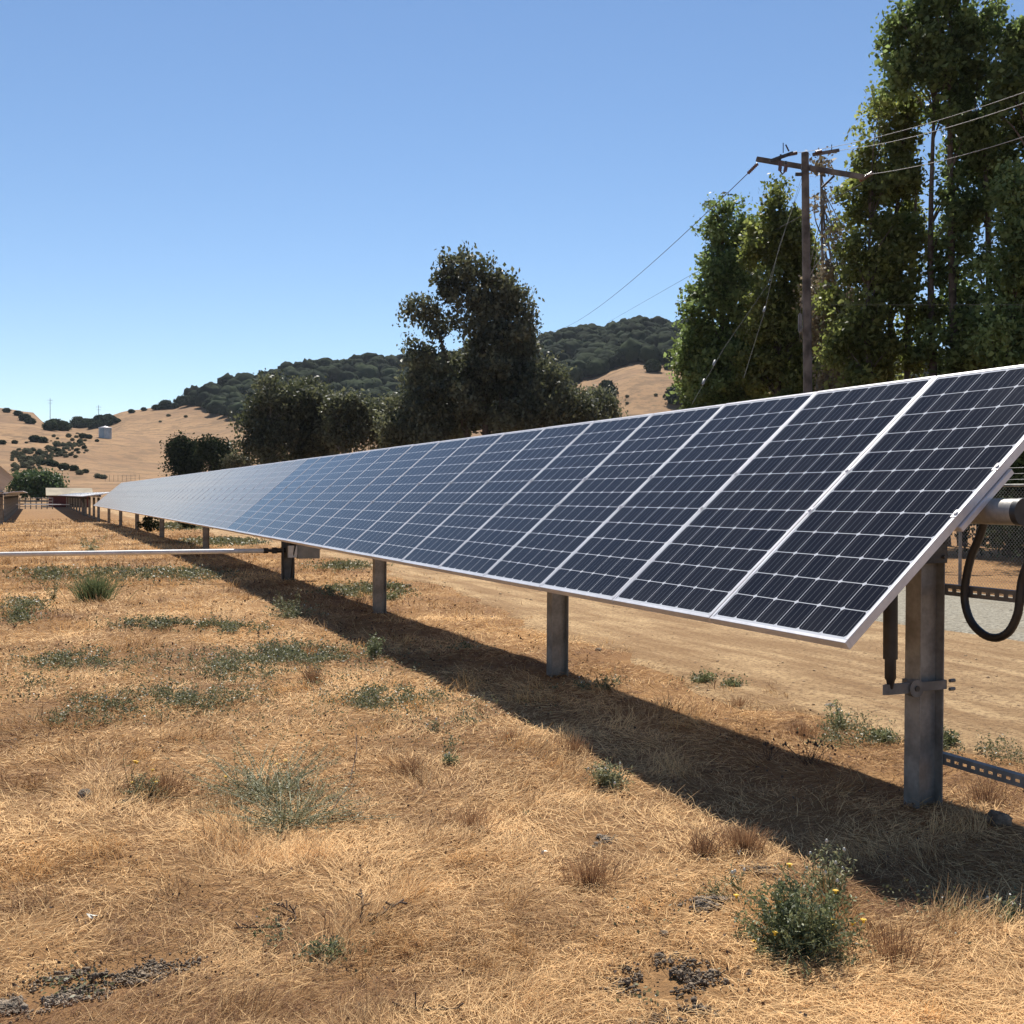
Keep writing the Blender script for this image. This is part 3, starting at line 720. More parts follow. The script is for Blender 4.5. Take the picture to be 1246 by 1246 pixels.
euc('broad dark eucalyptus at the left end of the middle grove', 330, 98, [(330, 488, 26, 24), (318, 515, 22, 26), (345, 510, 28, 30), (330, 540, 34, 26), (365, 490, 20, 18)], 26000)
euc('eucalyptus with a rounded top, second from the left end of the grove', 385, 100, [(378, 490, 22, 24), (392, 510, 24, 28), (375, 530, 26, 26), (400, 540, 22, 20)], 20000)
euc('paler thin-crowned eucalyptus left of the gap that shows bare hill', 430, 97, [(425, 498, 22, 20), (438, 510, 16, 18, .8), (420, 530, 26, 18)], 15000)
euc('thin eucalyptus standing just right of the gap that shows bare hill', 470, 99, [(472, 505, 18, 20, .7), (462, 525, 10, 22, .7), (480, 530, 14, 22, .7)], 10000)
euc('eucalyptus leaning on the left flank of the tallest one', 505, 94, [(500, 500, 26, 24), (488, 520, 24, 24), (520, 520, 30, 26), (500, 530, 34, 20), (515, 470, 16, 18)], 22000)
euc('bushy lower eucalyptus on the right flank of the tallest one', 680, 92, [(668, 455, 14, 20, .8), (665, 490, 30, 26), (690, 495, 24, 22), (705, 508, 26, 16), (650, 510, 40, 22)], 24000)
euc('small round-topped tree at the right end of the grove in front of the hill meadow', 727, 94, [(728, 492, 14, 13), (735, 505, 12, 14), (718, 505, 14, 12)], 9000)
tree('oak_tree', 'dense rounded dark tree above the far end of the panels, left of its paler twin', 224, 120, [(222, 548, 15, 15), (232, 556, 13, 18), (218, 565, 12, 14), (236, 570, 10, 12)], 14000, .26, .5, M['oak_leaf'], M['bark'], tr=.3)
tree('oak_tree', 'open umbrella-shaped tree beside the dense rounded one above the panels', 259, 118, [(256, 544, 13, 9), (266, 552, 13, 11), (250, 552, 7, 9, .6), (275, 562, 9, 7, .8), (268, 565, 10, 7, .5)], 9000, .26, .45, M['oak_leaf'], M['bark'], tr=.25)
tree('shrub', 'low grey-brown scrub to the right of the umbrella-shaped tree', 288, 112, [(284, 563, 9, 6, .6), (297, 562, 7, 6, .6)], 3000, .22, .4, M['scrub_leaf'], M['bark'], tr=.08, cat='shrub')
tree('willow_tree', 'soft green rounded willow at the far end of the aisle beside the red barn', 47, 150, [(45, 582, 20, 9), (60, 585, 13, 8), (30, 584, 12, 8), (40, 594, 18, 8), (55, 594, 14, 7), (22, 592, 9, 8), (71, 589, 6, 6)], 16000, .3, .55, M['willow_leaf'], M['bark'], tr=.3)

# ---------------------------------------------------------------- hill vegetation
def hill_pt(x, y):
    """where the sight line through x,y meets the hillside"""
    v = ray(x, y); h = math.hypot(v[0], v[1]); v = v/h
    r = np.arange(140, 900, 1.5); z = gz(v[0]*r, v[1]*r); k = np.where(z > H+v[2]*r)[0]
    if len(k) == 0:
        e = (z-H)/r; k = [int(e.argmax())]
    r = r[k[0]]; return np.array([v[0]*r, v[1]*r, g1(v[0]*r, v[1]*r)])
def ico():
    import bmesh
    bm = bmesh.new(); bmesh.ops.create_icosphere(bm, subdivisions=3, radius=1); bm.verts.ensure_lookup_table()
    V = np.array([v.co[:] for v in bm.verts]); Fc = np.array([[v.index for v in f.verts] for f in bm.faces]); bm.free(); return V, Fc
IV, IF = ico()
def blobcrown(c, r, h, seed):
    """bumpy crown hull + leaf clusters for a far oak"""
    a = IV.copy(); n1 = fbm(a[:, 0]*2.3+a[:, 2]*1.7+seed, a[:, 1]*2.3-a[:, 2]*1.1+seed*3.1, 1, 3)
    n2 = vnoise(a[:, 0]*6+a[:, 2]*4+seed, a[:, 1]*6+a[:, 2]*3+seed, 7)
    s = .48+.55*n1+.28*n2; P = a*s[:, None]; P[:, 2] = np.maximum(P[:, 2], -.55); return P*np.array([r, r, h])+np.array(c)
def forest():
    V = []; Fc = []; T = []; n = 0; LC = []; LT = []
    az0, az1 = az_of(232), az_of(1330); fx = [232, 240, 262, 300, 330, 400, 640, 690, 760, 830, 1300, 1500]; fr = [650, 625, 545, 480, 450, 410, 405, 458, 470, 462, 430, 430]
    fa = [az_of(x) for x in fx]; cnt = 0
    tries = 0; pts = []
    while cnt < 1500 and tries < 60000:
        tries += 1; a = rng.uniform(az0, az1); lo_ = np.interp(a, fa, fr); r = rng.uniform(lo_, 700)
        if a > az_of(860) and rng.uniform() < .6: continue
        x, y = r*math.sin(a), r*math.cos(a)
        if r < lo_+14*fbm(x/14, y/14, 77)*2-10: continue
        R = rng.uniform(3.6, 6.8)
        if any((x-p[0])**2+(y-p[1])**2 < (.68*(R+p[2]))**2 for p in pts[-400:]): continue
        pts.append((x, y, R)); cnt += 1; z = g1(x, y); hh = R*rng.uniform(.75, 1.0); c = (x, y, z+hh*.62)
        P = blobcrown(c, R, hh, rng.uniform(0, 100)); V.append(P); Fc.append(IF+n); n += len(P)
        tb = np.clip(rng.normal(.4, .25), 0, 1); T.append(np.clip(tb+rng.normal(0, .12, len(P)), 0, 1))
        m = 200; u = rand_unit(m); u[:, 2] = np.abs(u[:, 2])*.9-.15; LC.append(np.array(c)+u*np.array([R, R, hh])*rng.uniform(.78, 1.02, m)[:, None]); LT.append(np.clip(tb+rng.normal(0, .25, m), 0, 1))
    o = npmesh('oak_forest', np.vstack(V), np.vstack(Fc), M['oak_leaf'], smooth=False, tint=np.concatenate(T)); tag(o, 'dark oak woodland covering the top of the hills', 'forest', kind='stuff')
    LV, LF, LTt = leaves(np.vstack(LC), 1.0, np.concatenate(LT), .8)
    # join leaf clusters in the same object
    o2 = npmesh('oak_forest_leaves', LV, LF, M['oak_leaf'], tint=LTt)
    me = o.data; me2 = o2.data
    V0 = np.empty(len(me.vertices)*3, np.float32); me.vertices.foreach_get('co', V0)
    nv = len(me.vertices); F0 = np.vstack(Fc)
    bpy.data.objects.remove(o2)
    F4 = np.concatenate([F0, F0[:, 2:3]], 1)
    # rebuild: triangles and quads together
    me3 = bpy.data.meshes.new('oak_forest'); VV = np.vstack([V0.reshape(-1, 3), LV]).astype(np.float32)
    me3.vertices.add(len(VV)); me3.vertices.foreach_set('co', VV.ravel())
    loops = np.concatenate([F0.ravel(), (LF+nv).ravel()]).astype(np.int32); me3.loops.add(len(loops)); me3.loops.foreach_set('vertex_index', loops)
    ls = np.concatenate([np.arange(len(F0))*3, len(F0)*3+np.arange(len(LF))*4]).astype(np.int32); lt = np.concatenate([np.full(len(F0), 3), np.full(len(LF), 4)]).astype(np.int32)
    me3.polygons.add(len(ls)); me3.polygons.foreach_set('loop_start', ls); me3.polygons.foreach_set('loop_total', lt)
    me3.materials.append(M['oak_leaf']); me3.update(calc_edges=True)
    at_ = me3.attributes.new('tint', 'FLOAT', 'POINT'); at_.data.foreach_set('value', np.concatenate([np.concatenate(T), LTt]).astype(np.float32))
    o.data = me3
forest()
def far_bush_mesh(name, m, nl=320, sz=.2):
    root = empty(name, (0, 0, 0)); P = blobcrown((0, 0, .45), .8, .62, rng.uniform(0, 99))
    m_ = nl; u = rand_unit(m_); u[:, 2] = np.abs(u[:, 2]); C = np.array([0, 0, .35])+u*np.array([1, 1, .8])*rng.uniform(.7, 1.1, m_)[:, None]*.85
    LV, LF, LT = leaves(C, sz, rng.uniform(0, 1, m_), .7)
    # hull as quads (collapsed triangles avoided: use triangles -> separate object part)
    hv = P; hf = IF
    b = MB(); b.v = [tuple(p) for p in hv]+[tuple(p) for p in LV]; b.f = [tuple(f) for f in hf]+[tuple(f+len(hv)) for f in LF]; b.sm = [False]*len(b.f); b.mi = [0]*len(b.f)
    fo = b.build('foliage', m, root); a = fo.data.attributes.new('tint', 'FLOAT', 'POINT'); a.data.foreach_set('value', np.concatenate([rng.uniform(.2, .6, len(hv)), LT]).astype(np.float32))
    return root
protoS = far_bush_mesh('shrub', M['scrub_leaf']); protoS2 = far_bush_mesh('shrub', M['oak_leaf']); protoO = far_bush_mesh('oak_tree', M['oak_leaf'], 420, .17)
used = set()
def place(proto, px, py, rad, label, group, cat, hz=1.):
    if proto.name not in used: used.add(proto.name); o = proto
    else: o = copy_tree(proto)
    p = hill_pt(px, py); o.location = (p[0], p[1], p[2]-.08*rad); o.scale = (rad, rad, rad*hz); o.rotation_euler = (0, 0, random.uniform(0, 6.28))
    tag(o, label, cat, group); return o
# chaparral in the gully on the left hillside
for i in range(230):
    t = rng.uniform(); x = 14+t*92; y = 566-t*27+rng.normal()*7.5
    if y > 578 or x > 112 or y < 528: continue
    place(protoS if rng.uniform() < .82 else protoS2, x, y, rng.uniform(.35, .9)*(1.7 if rng.uniform() < .2 else 1), 'grey-green shrub in the thicket on the left hillside below the tank', 'shrubs in the hillside thicket', 'shrub', rng.uniform(.8, 1.2))
for (x, y, r) in [(42, 538, 2.2), (52, 539, 2.), (18, 540, 1.2), (3, 541, 1.4), (62, 567, 1.6), (67, 568, 1.3), (78, 572, 1.7), (90, 573, 1.4), (104, 576, 1.), (98, 540, 1.), (118, 538, .9), (108, 534, 1.5), (101, 533, 1.7)]:
    place(protoS2, x, y, r, 'lone dark shrub on the open grass of the left hillside', 'scattered shrubs on the open hillside', 'shrub')
for (x, y, r) in [(97, 578, 1.2), (119, 582, 1.1), (126, 583, 1.)]:
    place(protoS, x, y, r, 'small pale shrub at the foot of the hill above the far panels', 'shrubs at the foot of the hill', 'shrub')
# trees in the saddle between the hills
for i in range(34):
    t = rng.uniform(); x = 58+t*85; y = 527-t*8-rng.uniform(0, 5)
    if x > 130: y -= 3
    place(protoO, x, y, rng.uniform(2.6, 4.6), 'dark tree in the saddle between the two bare hills', 'trees in the saddle between the hills', 'tree', rng.uniform(.8, 1.25))
for (x, y, r) in [(30, 512, 3.4), (37, 516, 3.), (22, 506, 2.6), (8, 502, 2.4)]:
    place(protoO, x, y, r, 'dark tree on the crest of the left hill', 'trees on the left crest', 'tree')
for (x, y, r) in [(190, 499, 3.), (202, 498, 5.), (213, 497, 3.), (222, 494, 5.5), (230, 494, 5.5), (237, 493, 5), (175, 500, 2.), (160, 503, 2.2)]:
    place(protoO, x, y, r, 'small oak on the bare crest left of the woodland', 'oaks on the bare crest', 'tree')
for (x, y, r) in [(252, 495, 2), (268, 494, 1.6), (205, 507, 1.4), (226, 508, 1.2), (195, 514, .9)]:
    place(protoS, x, y, r, 'low scrub on the open slope below the crest', 'scrub on the open slope', 'shrub')
place(protoO, 795, 453, 4.2, 'lone round oak high in the meadow just below the woodland', None, 'tree', 1.2)
place(protoO, 813, 450, 2.4, 'small reddish round bush right of the lone oak in the meadow', None, 'tree')
place(protoO, 739, 492, 4.4, 'upright dark oak low in the meadow above the grove', None, 'tree', 1.9)
place(protoO, 828, 494, 6.4, 'big dark oak at the right end of the meadow beside the tall trees', None, 'tree', 1.1)
place(protoO, 838, 490, 6.8, 'big dark oak half hidden behind the leftmost tall tree', None, 'tree', 1.1)
for (x, y, r) in [(724, 480, 1.3), (763, 484, .9), (798, 482, .9), (763, 492, .8)]:
    place(protoS, x, y, r, 'tiny reddish bush dotted on the hill meadow', 'tiny bushes in the meadow', 'shrub')
# yard vegetation behind the far posts
for (x, y, r, lb) in [(185, 645, .55, 'dark round weed bush behind the far posts, left one'), (227, 642, .5, 'dark weed bush behind the far posts, right one nearer the fifth post')]:
    p = W(x, y+2); bush('bush', lb, p[0], p[1], r, r*1.5, 900, .10, M['oak_leaf'])

# ---------------------------------------------------------------- far buildings
def tank():
    p = hill_pt(128, 533); r = empty('water_tank', tuple(p)); tag(r, 'silvery blue water tank with a pale conical roof on the hill knoll', 'tank')
    b = MB(); R = 2.2; h = 3.5; b.tube([(0, 0, -1), (0, 0, h)], R, 32); 
    for z in (.9, 1.8, 2.7): b.tube([(0, 0, z), (0, 0, z+.06)], R+.03, 32)
    b.build('tank_wall', M['tank_metal'], r)
    b = MB(); b.tube([(0, 0, h+.002), (0, 0, h+.15), (0, 0, h+.75)], [R+.15, R+.12, .15], 32); b.tube([(0, 0, h+.7), (0, 0, h+.95)], .2, 12); b.build('roof', M['tank_roof'], r)
    b = MB(); v = Vector((-p[0], -p[1], 0)).normalized()
    s = v.cross(Vector((0, 0, 1))); q = v*(R+.12)
    for k in (-.22, .22): b.tube([tuple(q+s*k+Vector((0, 0, -.5))), tuple(q+s*k+Vector((0, 0, h)))], .05, 6)
    for k in range(10): b.tube([tuple(q-s*.22+Vector((0, 0, .3*k))), tuple(q+s*.22+Vector((0, 0, .3*k)))], .03, 6)
    b.build('ladder', M['white_paint'], r)
tank()
def barn():
    a = at(84, 601, 135); x, y = a[0], a[1]; z = g1(x, y); r = empty('barn', (x, y, z), 0); tag(r, 'small dark red barn with a pale tan roof behind the far panels', 'barn')
    hw = 2.25; dl = 3.0; e = 1.35; rg = 2.15
    b = MB(); zc = e/2
    b.box((0, -dl, zc), (2*hw, .12, e)); b.box((0, dl, zc), (2*hw, .12, e)); b.box((-hw, 0, zc), (.12, 2*dl-.13, e)); b.box((hw, 0, zc), (.12, 2*dl-.13, e))
    # gables at the two ends (ridge runs along x, slope faces the camera)
    for sx in (-1, 1): b.prism([(-dl, e), (dl, e), (0, rg)], sx*hw-.06, sx*hw+.06, 'x')
    b.build('wall', M['barn_red'], r)
    b = MB()
    for sy in (-1, 1):
        L2 = math.hypot(dl+.5, rg-e+.12); an = math.atan2(rg-e+.12, dl+.5)
        b.box((0, sy*(dl+.5)/2, (e+rg)/2+.06), (2*hw+.8, L2, .09), Matrix.Rotation(-sy*an, 3, 'X'))
    for k in range(14): pass
    b.build('roof', M['barn_roof'], r)
    b = MB(); b.box((.6, -dl-.08, .7), (1.3, .05, 1.4)); b.build('door', M['dark_steel'], r)
barn()
def rail_gate():
    a = at(24, 601, 118); b_ = at(64, 601, 118); r = empty('rail_fence', (a[0], a[1], g1(a[0], a[1]))); tag(r, 'grey metal rail fence closing the far end of the grassy aisle', 'fence')
    d = b_-a; n = 6
    for k in range(n+1):
        p = d*k/n; b = MB(); b.tube([(p[0], p[1], -.1), (p[0], p[1], 1.25)], .05, 8); b.build('fence_post', M['galvanised_dull'], r)
    for zz in (.25, .55, .85, 1.18):
        b = MB(); b.tube([(0, 0, zz), (d[0], d[1], zz)], .035, 8); b.build('rail', M['galvanised'], r)
rail_gate()
def hpole(x, ytop, ybase, label):
    p = hill_pt(x, ybase); d = math.hypot(p[0], p[1]); hgt = d*(ybase-ytop)/F+2; r = empty('utility_pole', tuple(p)); tag(r, label, 'utility pole')
    b = MB(); b.tube([(0, 0, -1), (0, 0, hgt)], [.17, .10], 8); b.build('shaft', M['pole_wood'], r)
    b = MB(); b.box((0, 0, hgt-1), (2.6, .12, .12)); b.box((0, 0, hgt-2.4), (2.0, .12, .12)); b.build('crossarm', M['pole_wood'], r)
hpole(61, 492, 520, 'distant utility pole standing in the saddle, left one on the skyline')
hpole(120, 499, 515, 'distant utility pole on the skyline above the water tank')
for i in range(9):     # thin stakes of a ranch fence on the hill foot
    p = hill_pt(128+i*5.2, 586); b = MB(); b.tube([(0, 0, -.2), (0, 0, 1.5)], .03, 6)
    tag(b.build('fence_stake', M['pole_wood'], loc=tuple(p)), 'thin wooden stake in the ranch fence line at the foot of the hill', 'stake', 'stakes along the foot of the hill')

# ---------------------------------------------------------------- utility pole and wires
DP = 28.
def upole():
    top = at(979.5, 186, DP); bz = at(983, 475, DP); x, y = top[0], top[1]; r = empty('utility_pole', (x, y, g1(x, y))); z0 = g1(x, y)
    tag(r, 'weathered wooden utility pole with a long crossarm in front of the tall trees', 'utility pole')
    ht = top[2]-z0; lean = np.array([bz[0]-top[0], bz[1]-top[1]])/(top[2]-bz[2])
    b = MB(); zz = np.linspace(-.5, ht, 12)
    b.tube([(lean[0]*(ht-z), lean[1]*(ht-z), z) for z in zz], [.128-.035*(z/ht) for z in zz], 16); b.build('shaft', M['pole_wood'], r)
    rel = lambda px, py, d=DP: tuple(at(px, py, d)-np.array([x, y, z0]))
    A = Vector(rel(921, 196, DP+1.2)); Bp = Vector(rel(1050, 218, DP-.8)); dv = Bp-A
    def arm(p, q, w_, h_, name, m):
        p = Vector(p); q = Vector(q); d = q-p; R = d.to_track_quat('X', 'Z').to_matrix(); b = MB(); b.box((p+q)/2, (d.length, w_, h_), R, bev=.01); return b.build(name, m, r)
    off = Vector((-.10, -.14, 0)); arm(A+off, Bp+off, .10, .13, 'crossarm', M['pole_wood'])
    arm(Vector(rel(990, 188)), Vector(rel(1020, 183, DP+1)), .08, .09, 'upper_crossarm', M['pole_wood'])
    arm(Vector(rel(937, 196)), Vector(rel(965, 186)), .08, .08, 'switch_bar', M['dark_steel'])
    def ins(p, q, name='insulator'):
        p = Vector(p); q = Vector(q); b = MB(); n = 7
        pts = [p+(q-p)*t/(2*n) for t in range(2*n+1)]; b.tube(pts, [.055 if i % 2 else .03 for i in range(2*n+1)], 10); b.build(name, M['ceramic'], r)
    ins(rel(922, 199, DP+1.1), rel(910, 211, DP+1.3)); ins(rel(1046, 220, DP-.8), rel(1062, 210, DP-.8)); ins(rel(960, 188), rel(970, 186)); ins(rel(992, 186), rel(1000, 184))
    ins(rel(950, 196), rel(949, 208)); ins(rel(957, 200), rel(955, 209))
    b = MB(); b.tube([rel(953, 186), rel(953, 174)], .012, 6); b.tube([rel(960, 184), rel(956, 176)], .02, 6); b.tube([rel(950, 188), rel(948, 206), rel(952, 212), rel(957, 206), rel(956, 196)], .025, 8)
    b.tube([rel(1012, 184), rel(1012, 176)], .012, 6)
    b.build('switch_gear', M['dark_steel'], r)
    b = MB(); b.tube([rel(1000, 228), rel(1015, 214)], .03, 6); b.tube([rel(975, 205), rel(991, 206)], .05, 8); b.tube([rel(968, 212), rel(976, 212)], .05, 8)
    b.build('arm_brace', M['dark_steel'], r)
    b = MB(); b.box(rel(973.5, 393), (.10, .10, .5), bev=.03); b.build('conduit_cover', M['galvanised_dull'], r)
    return r
upole()
def wire(pts, rad, label, m='wire', sag=0):
    P = [np.array(p, float) for p in pts]; out = []
    if len(P) == 2:
        for t in np.linspace(0, 1, 30):
            q = P[0]+(P[1]-P[0])*t; q[2] -= sag*4*t*(1-t); out.append(tuple(q))
    else: out = [tuple(p) for p in P]
    b = MB(); b.tube(out, rad, 6); return tag(b.build('power_line', M[m]), label, 'wire')
wire([at(970, 186, DP), at(1300, 93, 17)], .0055, 'uppermost of the three bright wires running right from the pole', sag=.15)
wire([at(1020, 183, DP+1), at(1300, 106, 17)], .006, 'middle one of the three bright wires running right from the pole', sag=.15)
wire([at(1050, 213, DP-.9), at(1300, 148, 17)], .006, 'lowest of the three bright wires running right from the pole', sag=.12)
wire([at(910, 211, DP+1.3), at(660, 404, 130)], .011, 'dark wire running down left from the long crossarm to the hills', 'wire_dark', sag=1.2)
wire([at(1048, 224, DP-.5), at(840, 335, 75), at(740, 392, 140)], .013, 'second thin dark wire going left below the first one', 'wire_dark')
wire([at(976, 214, DP), at(935, 345, 24), at(880, 425, 21), at(842, 492, 19)], .0035, 'left guy wire from the pole top with small white guards', 'wire_dark')
wire([at(978, 216, DP), at(948, 300, 25), at(930, 380, 23), at(905, 460, 20)], .0035, 'right guy wire from the pole top crossing the dark leaves', 'wire_dark')
wire([at(985, 371, DP), at(1300, 371, 22)], .0035, 'faint level wire from the pole across the trunks on the right', 'wire_dark')
for (x, y, d, lb) in [(868, 445, 20.5, 'white plastic guard on the left guy wire'), (929, 380, 23, 'white plastic guard on the right guy wire'), (855, 468, 19.8, 'lower white guard at the foot of the left guy wire')]:
    b = MB(); p = at(x, y, d); q = at(x+2.2, y-7, d+.1); b.tube([tuple(p), tuple(p+(q-p)*.2), tuple(p+(q-p)*.8), tuple(q)], [.012, .026, .026, .012], 10)
    tag(b.build("guy_guard", M["box_grey"]), lb, 'wire guard')

# ---------------------------------------------------------------- dry grass
BARE = [(140, 1190, .30, .16), (820, 1192, .22, .13), (860, 1100, .17, .07), (730, 1022, .10, .06), (40, 1225, .3, .1)]
BAREW = [(W(x, y), a, b) for x, y, a, b in BARE]
def grass():
    N = 1080000
    az = rng.uniform(math.radians(-32), math.radians(56), N); d = np.exp(rng.uniform(math.log(1.7), math.log(75), N))
    X = d*np.sin(az); Y = d*np.cos(az)
    bare = sstep(0, 1.2, X-xd(Y)+.3+(fbm(X/.8, Y/.8, 61)-.5)*1.6)
    keep = rng.uniform(size=N) > bare*.965+.0
    keep &= ~((X > 8.3) & (X < 14.2)); keep &= X < 24
    dens = fbm(X/.45, Y/.45, 71); keep &= rng.uniform(size=N) < .34+1.3*(dens-.2)
    for p, a, b in BAREW: keep &= ~(((X-p[0])/a)**2+((Y-p[1])/b)**2 < rng.uniform(.5, 1.1, N))
    X = X[keep]; Y = Y[keep]; d = d[keep]; n = len(X); Z = gz(X, Y)
    patch = fbm(X/1.1, Y/1.1, 81); p2 = fbm(X/.28, Y/.28, 91); up = sstep(.60, .76, fbm(X/.26, Y/.26, 101, 3))*.85+sstep(8, 22, d)*.4
    Lb = rng.uniform(.03, .11, n)*(1+.6*up)*(1-.5*sstep(4.4, 5.4, X)); wd = np.maximum(.0012, .00042*d)*rng.uniform(.7, 1.5, n)
    flow = fbm(X/.8, Y/.8, 111, 2)*12.0
    yaw = flow+rng.normal(0, .9, n); elv = np.clip(rng.normal(.12, .2, n)+up*rng.uniform(.2, 1.2, n), .01, 1.4)
    dx = np.cos(yaw)*np.cos(elv); dy = np.sin(yaw)*np.cos(elv); dz = np.sin(elv); D = np.stack([dx, dy, dz], 1)
    s = np.stack([-np.sin(yaw), np.cos(yaw), np.zeros(n)], 1)+rng.normal(0, .35, (n, 3)); s /= np.linalg.norm(s, axis=1)[:, None]
    B0 = np.stack([X, Y, Z-.004+rng.uniform(0, .022, n)*(1-up.clip(0, 1))], 1)
    bend = rng.normal(0, .22, (n, 3)); bend[:, 2] -= .12
    P1 = B0+D*(Lb*.5)[:, None]; P2 = B0+D*Lb[:, None]+bend*Lb[:, None]*.5; P2[:, 2] = np.maximum(P2[:, 2], Z+.002)
    w2 = wd[:, None]*s*.5
    V = np.stack([B0-w2, B0+w2, P1+w2*.9, P1-w2*.9, P2+w2*.25, P2-w2*.25], 1).reshape(-1, 3)
    b = np.arange(n)[:, None]*6; Fq = np.concatenate([b+np.array([[0, 1, 2, 3]]), b+np.array([[3, 2, 4, 5]])])
    t = np.clip(.60+(.5-patch)*1.5+(p2-.5)*.7+rng.normal(0, .27, n)*(1-.55*sstep(8, 25, d)), 0, 1)
    o = npmesh('dry_grass', V, Fq, M['straw'], tint=np.repeat(t, 6)); tag(o, 'matted golden straw covering the ground', 'dry grass', kind='stuff')
grass()
def ground_leaf_points(patches, per_m2=4200):
    out = []
    for (x, y, rx, ry, dn) in patches:
        p = W(x, y); q = W(x+rx, y); r_ = W(x, y+ry); a = np.linalg.norm(q-p); b = max(np.linalg.norm(r_-p), a*.35)
        ex = (q-p)[:2]/a; ey = (r_-p)[:2]; ey /= np.linalg.norm(ey)
        m = int(min(14000, math.pi*a*b*per_m2*dn)); u = rng.normal(size=(m*2, 2))*.5
        P = p[:2]+u[:, :1]*a*ex+u[:, 1:]*b*ey; k = fbm(P[:, 0]/.12, P[:, 1]/.12, 131, 3) > .50; out.append(P[k]) if y > 785 else out.append(P[k][:int(k.sum()*.45)])
    return np.vstack(out)
def cover():
    pt = [(120, 862, 60, 12, 1), (90, 880, 50, 9, 1), (210, 852, 60, 14, .8), (260, 855, 70, 20, .7), (180, 762, 60, 6, 1), (240, 762, 70, 6, 1), (290, 768, 40, 6, .9), (330, 800, 60, 12, .5), (90, 808, 70, 10, .6), (30, 835, 30, 8, .6),
          (300, 815, 230, 45, .10), (120, 860, 130, 30, .13), (520, 860, 110, 30, .12), (420, 890, 200, 30, .06), (900, 1120, 200, 40, .06), (480, 850, 60, 12, 1), (450, 860, 50, 12, .8), (570, 880, 30, 8, .6), (430, 720, 40, 8, .9), (470, 720, 30, 8, .9), (600, 700, 30, 4, .3), (860, 832, 34, 7, .8), (890, 838, 20, 6, .7), (1030, 888, 40, 12, 1), (1065, 905, 40, 14, .9), (1010, 905, 30, 12, .6), (1180, 915, 50, 14, 1), (1220, 930, 40, 10, .8),
          (1150, 905, 12, 12, 1), (30, 740, 30, 12, .6), (25, 757, 25, 6, .5), (1100, 1110, 60, 12, .5), (1190, 1120, 60, 16, .5), (1230, 1110, 20, 16, .7), (400, 1165, 35, 20, .8), (330, 1150, 25, 16, .5), (290, 815, 60, 20, .45), (380, 800, 60, 20, .4), (270, 660, 40, 4, .5), (150, 700, 60, 8, .4), (230, 700, 50, 8, .4), (60, 700, 40, 10, .4), (700, 840, 30, 5, .6), (740, 835, 18, 4, .6), (80, 1215, 60, 12, .3), (800, 1230, 60, 10, .3), (230, 640, 30, 4, .8), (420, 690, 40, 5, .4), (560, 790, 30, 4, .2), (640, 1000, 20, 6, .2), (640, 1095, 15, 8, .25), (545, 915, 14, 8, 1)]
    P = ground_leaf_points(pt); n = len(P); d = np.hypot(P[:, 0], P[:, 1]); Z = gz(P[:, 0], P[:, 1])
    C = np.stack([P[:, 0], P[:, 1], Z+np.abs(rng.normal(0, .03, n))+.02], 1); sz = np.maximum(.014, .0022*d)
    V, Fq, t = leaves(C, sz, np.clip(rng.normal(.45, .28, n), 0, 1), .6); o = npmesh('green_ground_cover', V, Fq, M['cover_leaf'], tint=t)
    tag(o, 'low green weeds creeping through the straw', 'ground cover', kind='stuff')
    # pale dry seed heads and petals among them
    k = rng.choice(n, 900, replace=False); C2 = C[k]+np.array([0, 0, .02]); V, Fq, t = leaves(C2, np.maximum(.008, .0016*d[k]), rng.uniform(0, 1, len(k)), .9)
    o = npmesh('pale_seed_heads', V, Fq, M['pale_petal']); tag(o, 'scattered pale seed heads among the low weeds', 'seed heads', kind='stuff')
cover()
def pebbles(name, m, n, f, smin, smax, label, cat):
    V = []; Fc = []; c0 = 0
    import bmesh
    bm = bmesh.new(); bmesh.ops.create_icosphere(bm, subdivisions=1, radius=1); v0 = np.array([v.co[:] for v in bm.verts]); f0 = np.array([[v.index for v in q.verts] for q in bm.faces]); bm.free()
    for i in range(n):
        x, y = f(); d = math.hypot(x, y); s = rng.uniform(smin, smax)*(1+rng.exponential(.5))*max(1, d/12)
        P = v0*rng.uniform(.6, 1.3, (len(v0), 1))*np.array([s, s*rng.uniform(.6, 1), s*.6]); a = rng.uniform(0, 6.3); ca, sa = math.cos(a), math.sin(a)
        P = np.stack([P[:, 0]*ca-P[:, 1]*sa+x, P[:, 0]*sa+P[:, 1]*ca+y, P[:, 2]+g1(x, y)+.024], 1); V.append(P); Fc.append(f0+c0); c0 += len(v0)
    return tag(npmesh(name, np.vstack(V), np.vstack(Fc), m), label, cat, kind='stuff')
def dpt():
    y = math.exp(rng.uniform(math.log(3), math.log(40))); return rng.uniform(4.6, 9), y
pebbles('dirt_clods', M['clod'], 800, dpt, .003, .009, 'small clods strewn over the bare dirt track', 'clods')
def gpt():
    y = math.exp(rng.uniform(math.log(5), math.log(40))); return rng.uniform(9, 13), y
pebbles('gravel_stones', M['stone'], 900, gpt, .008, .02, 'loose stones on the gravel road', 'stones')

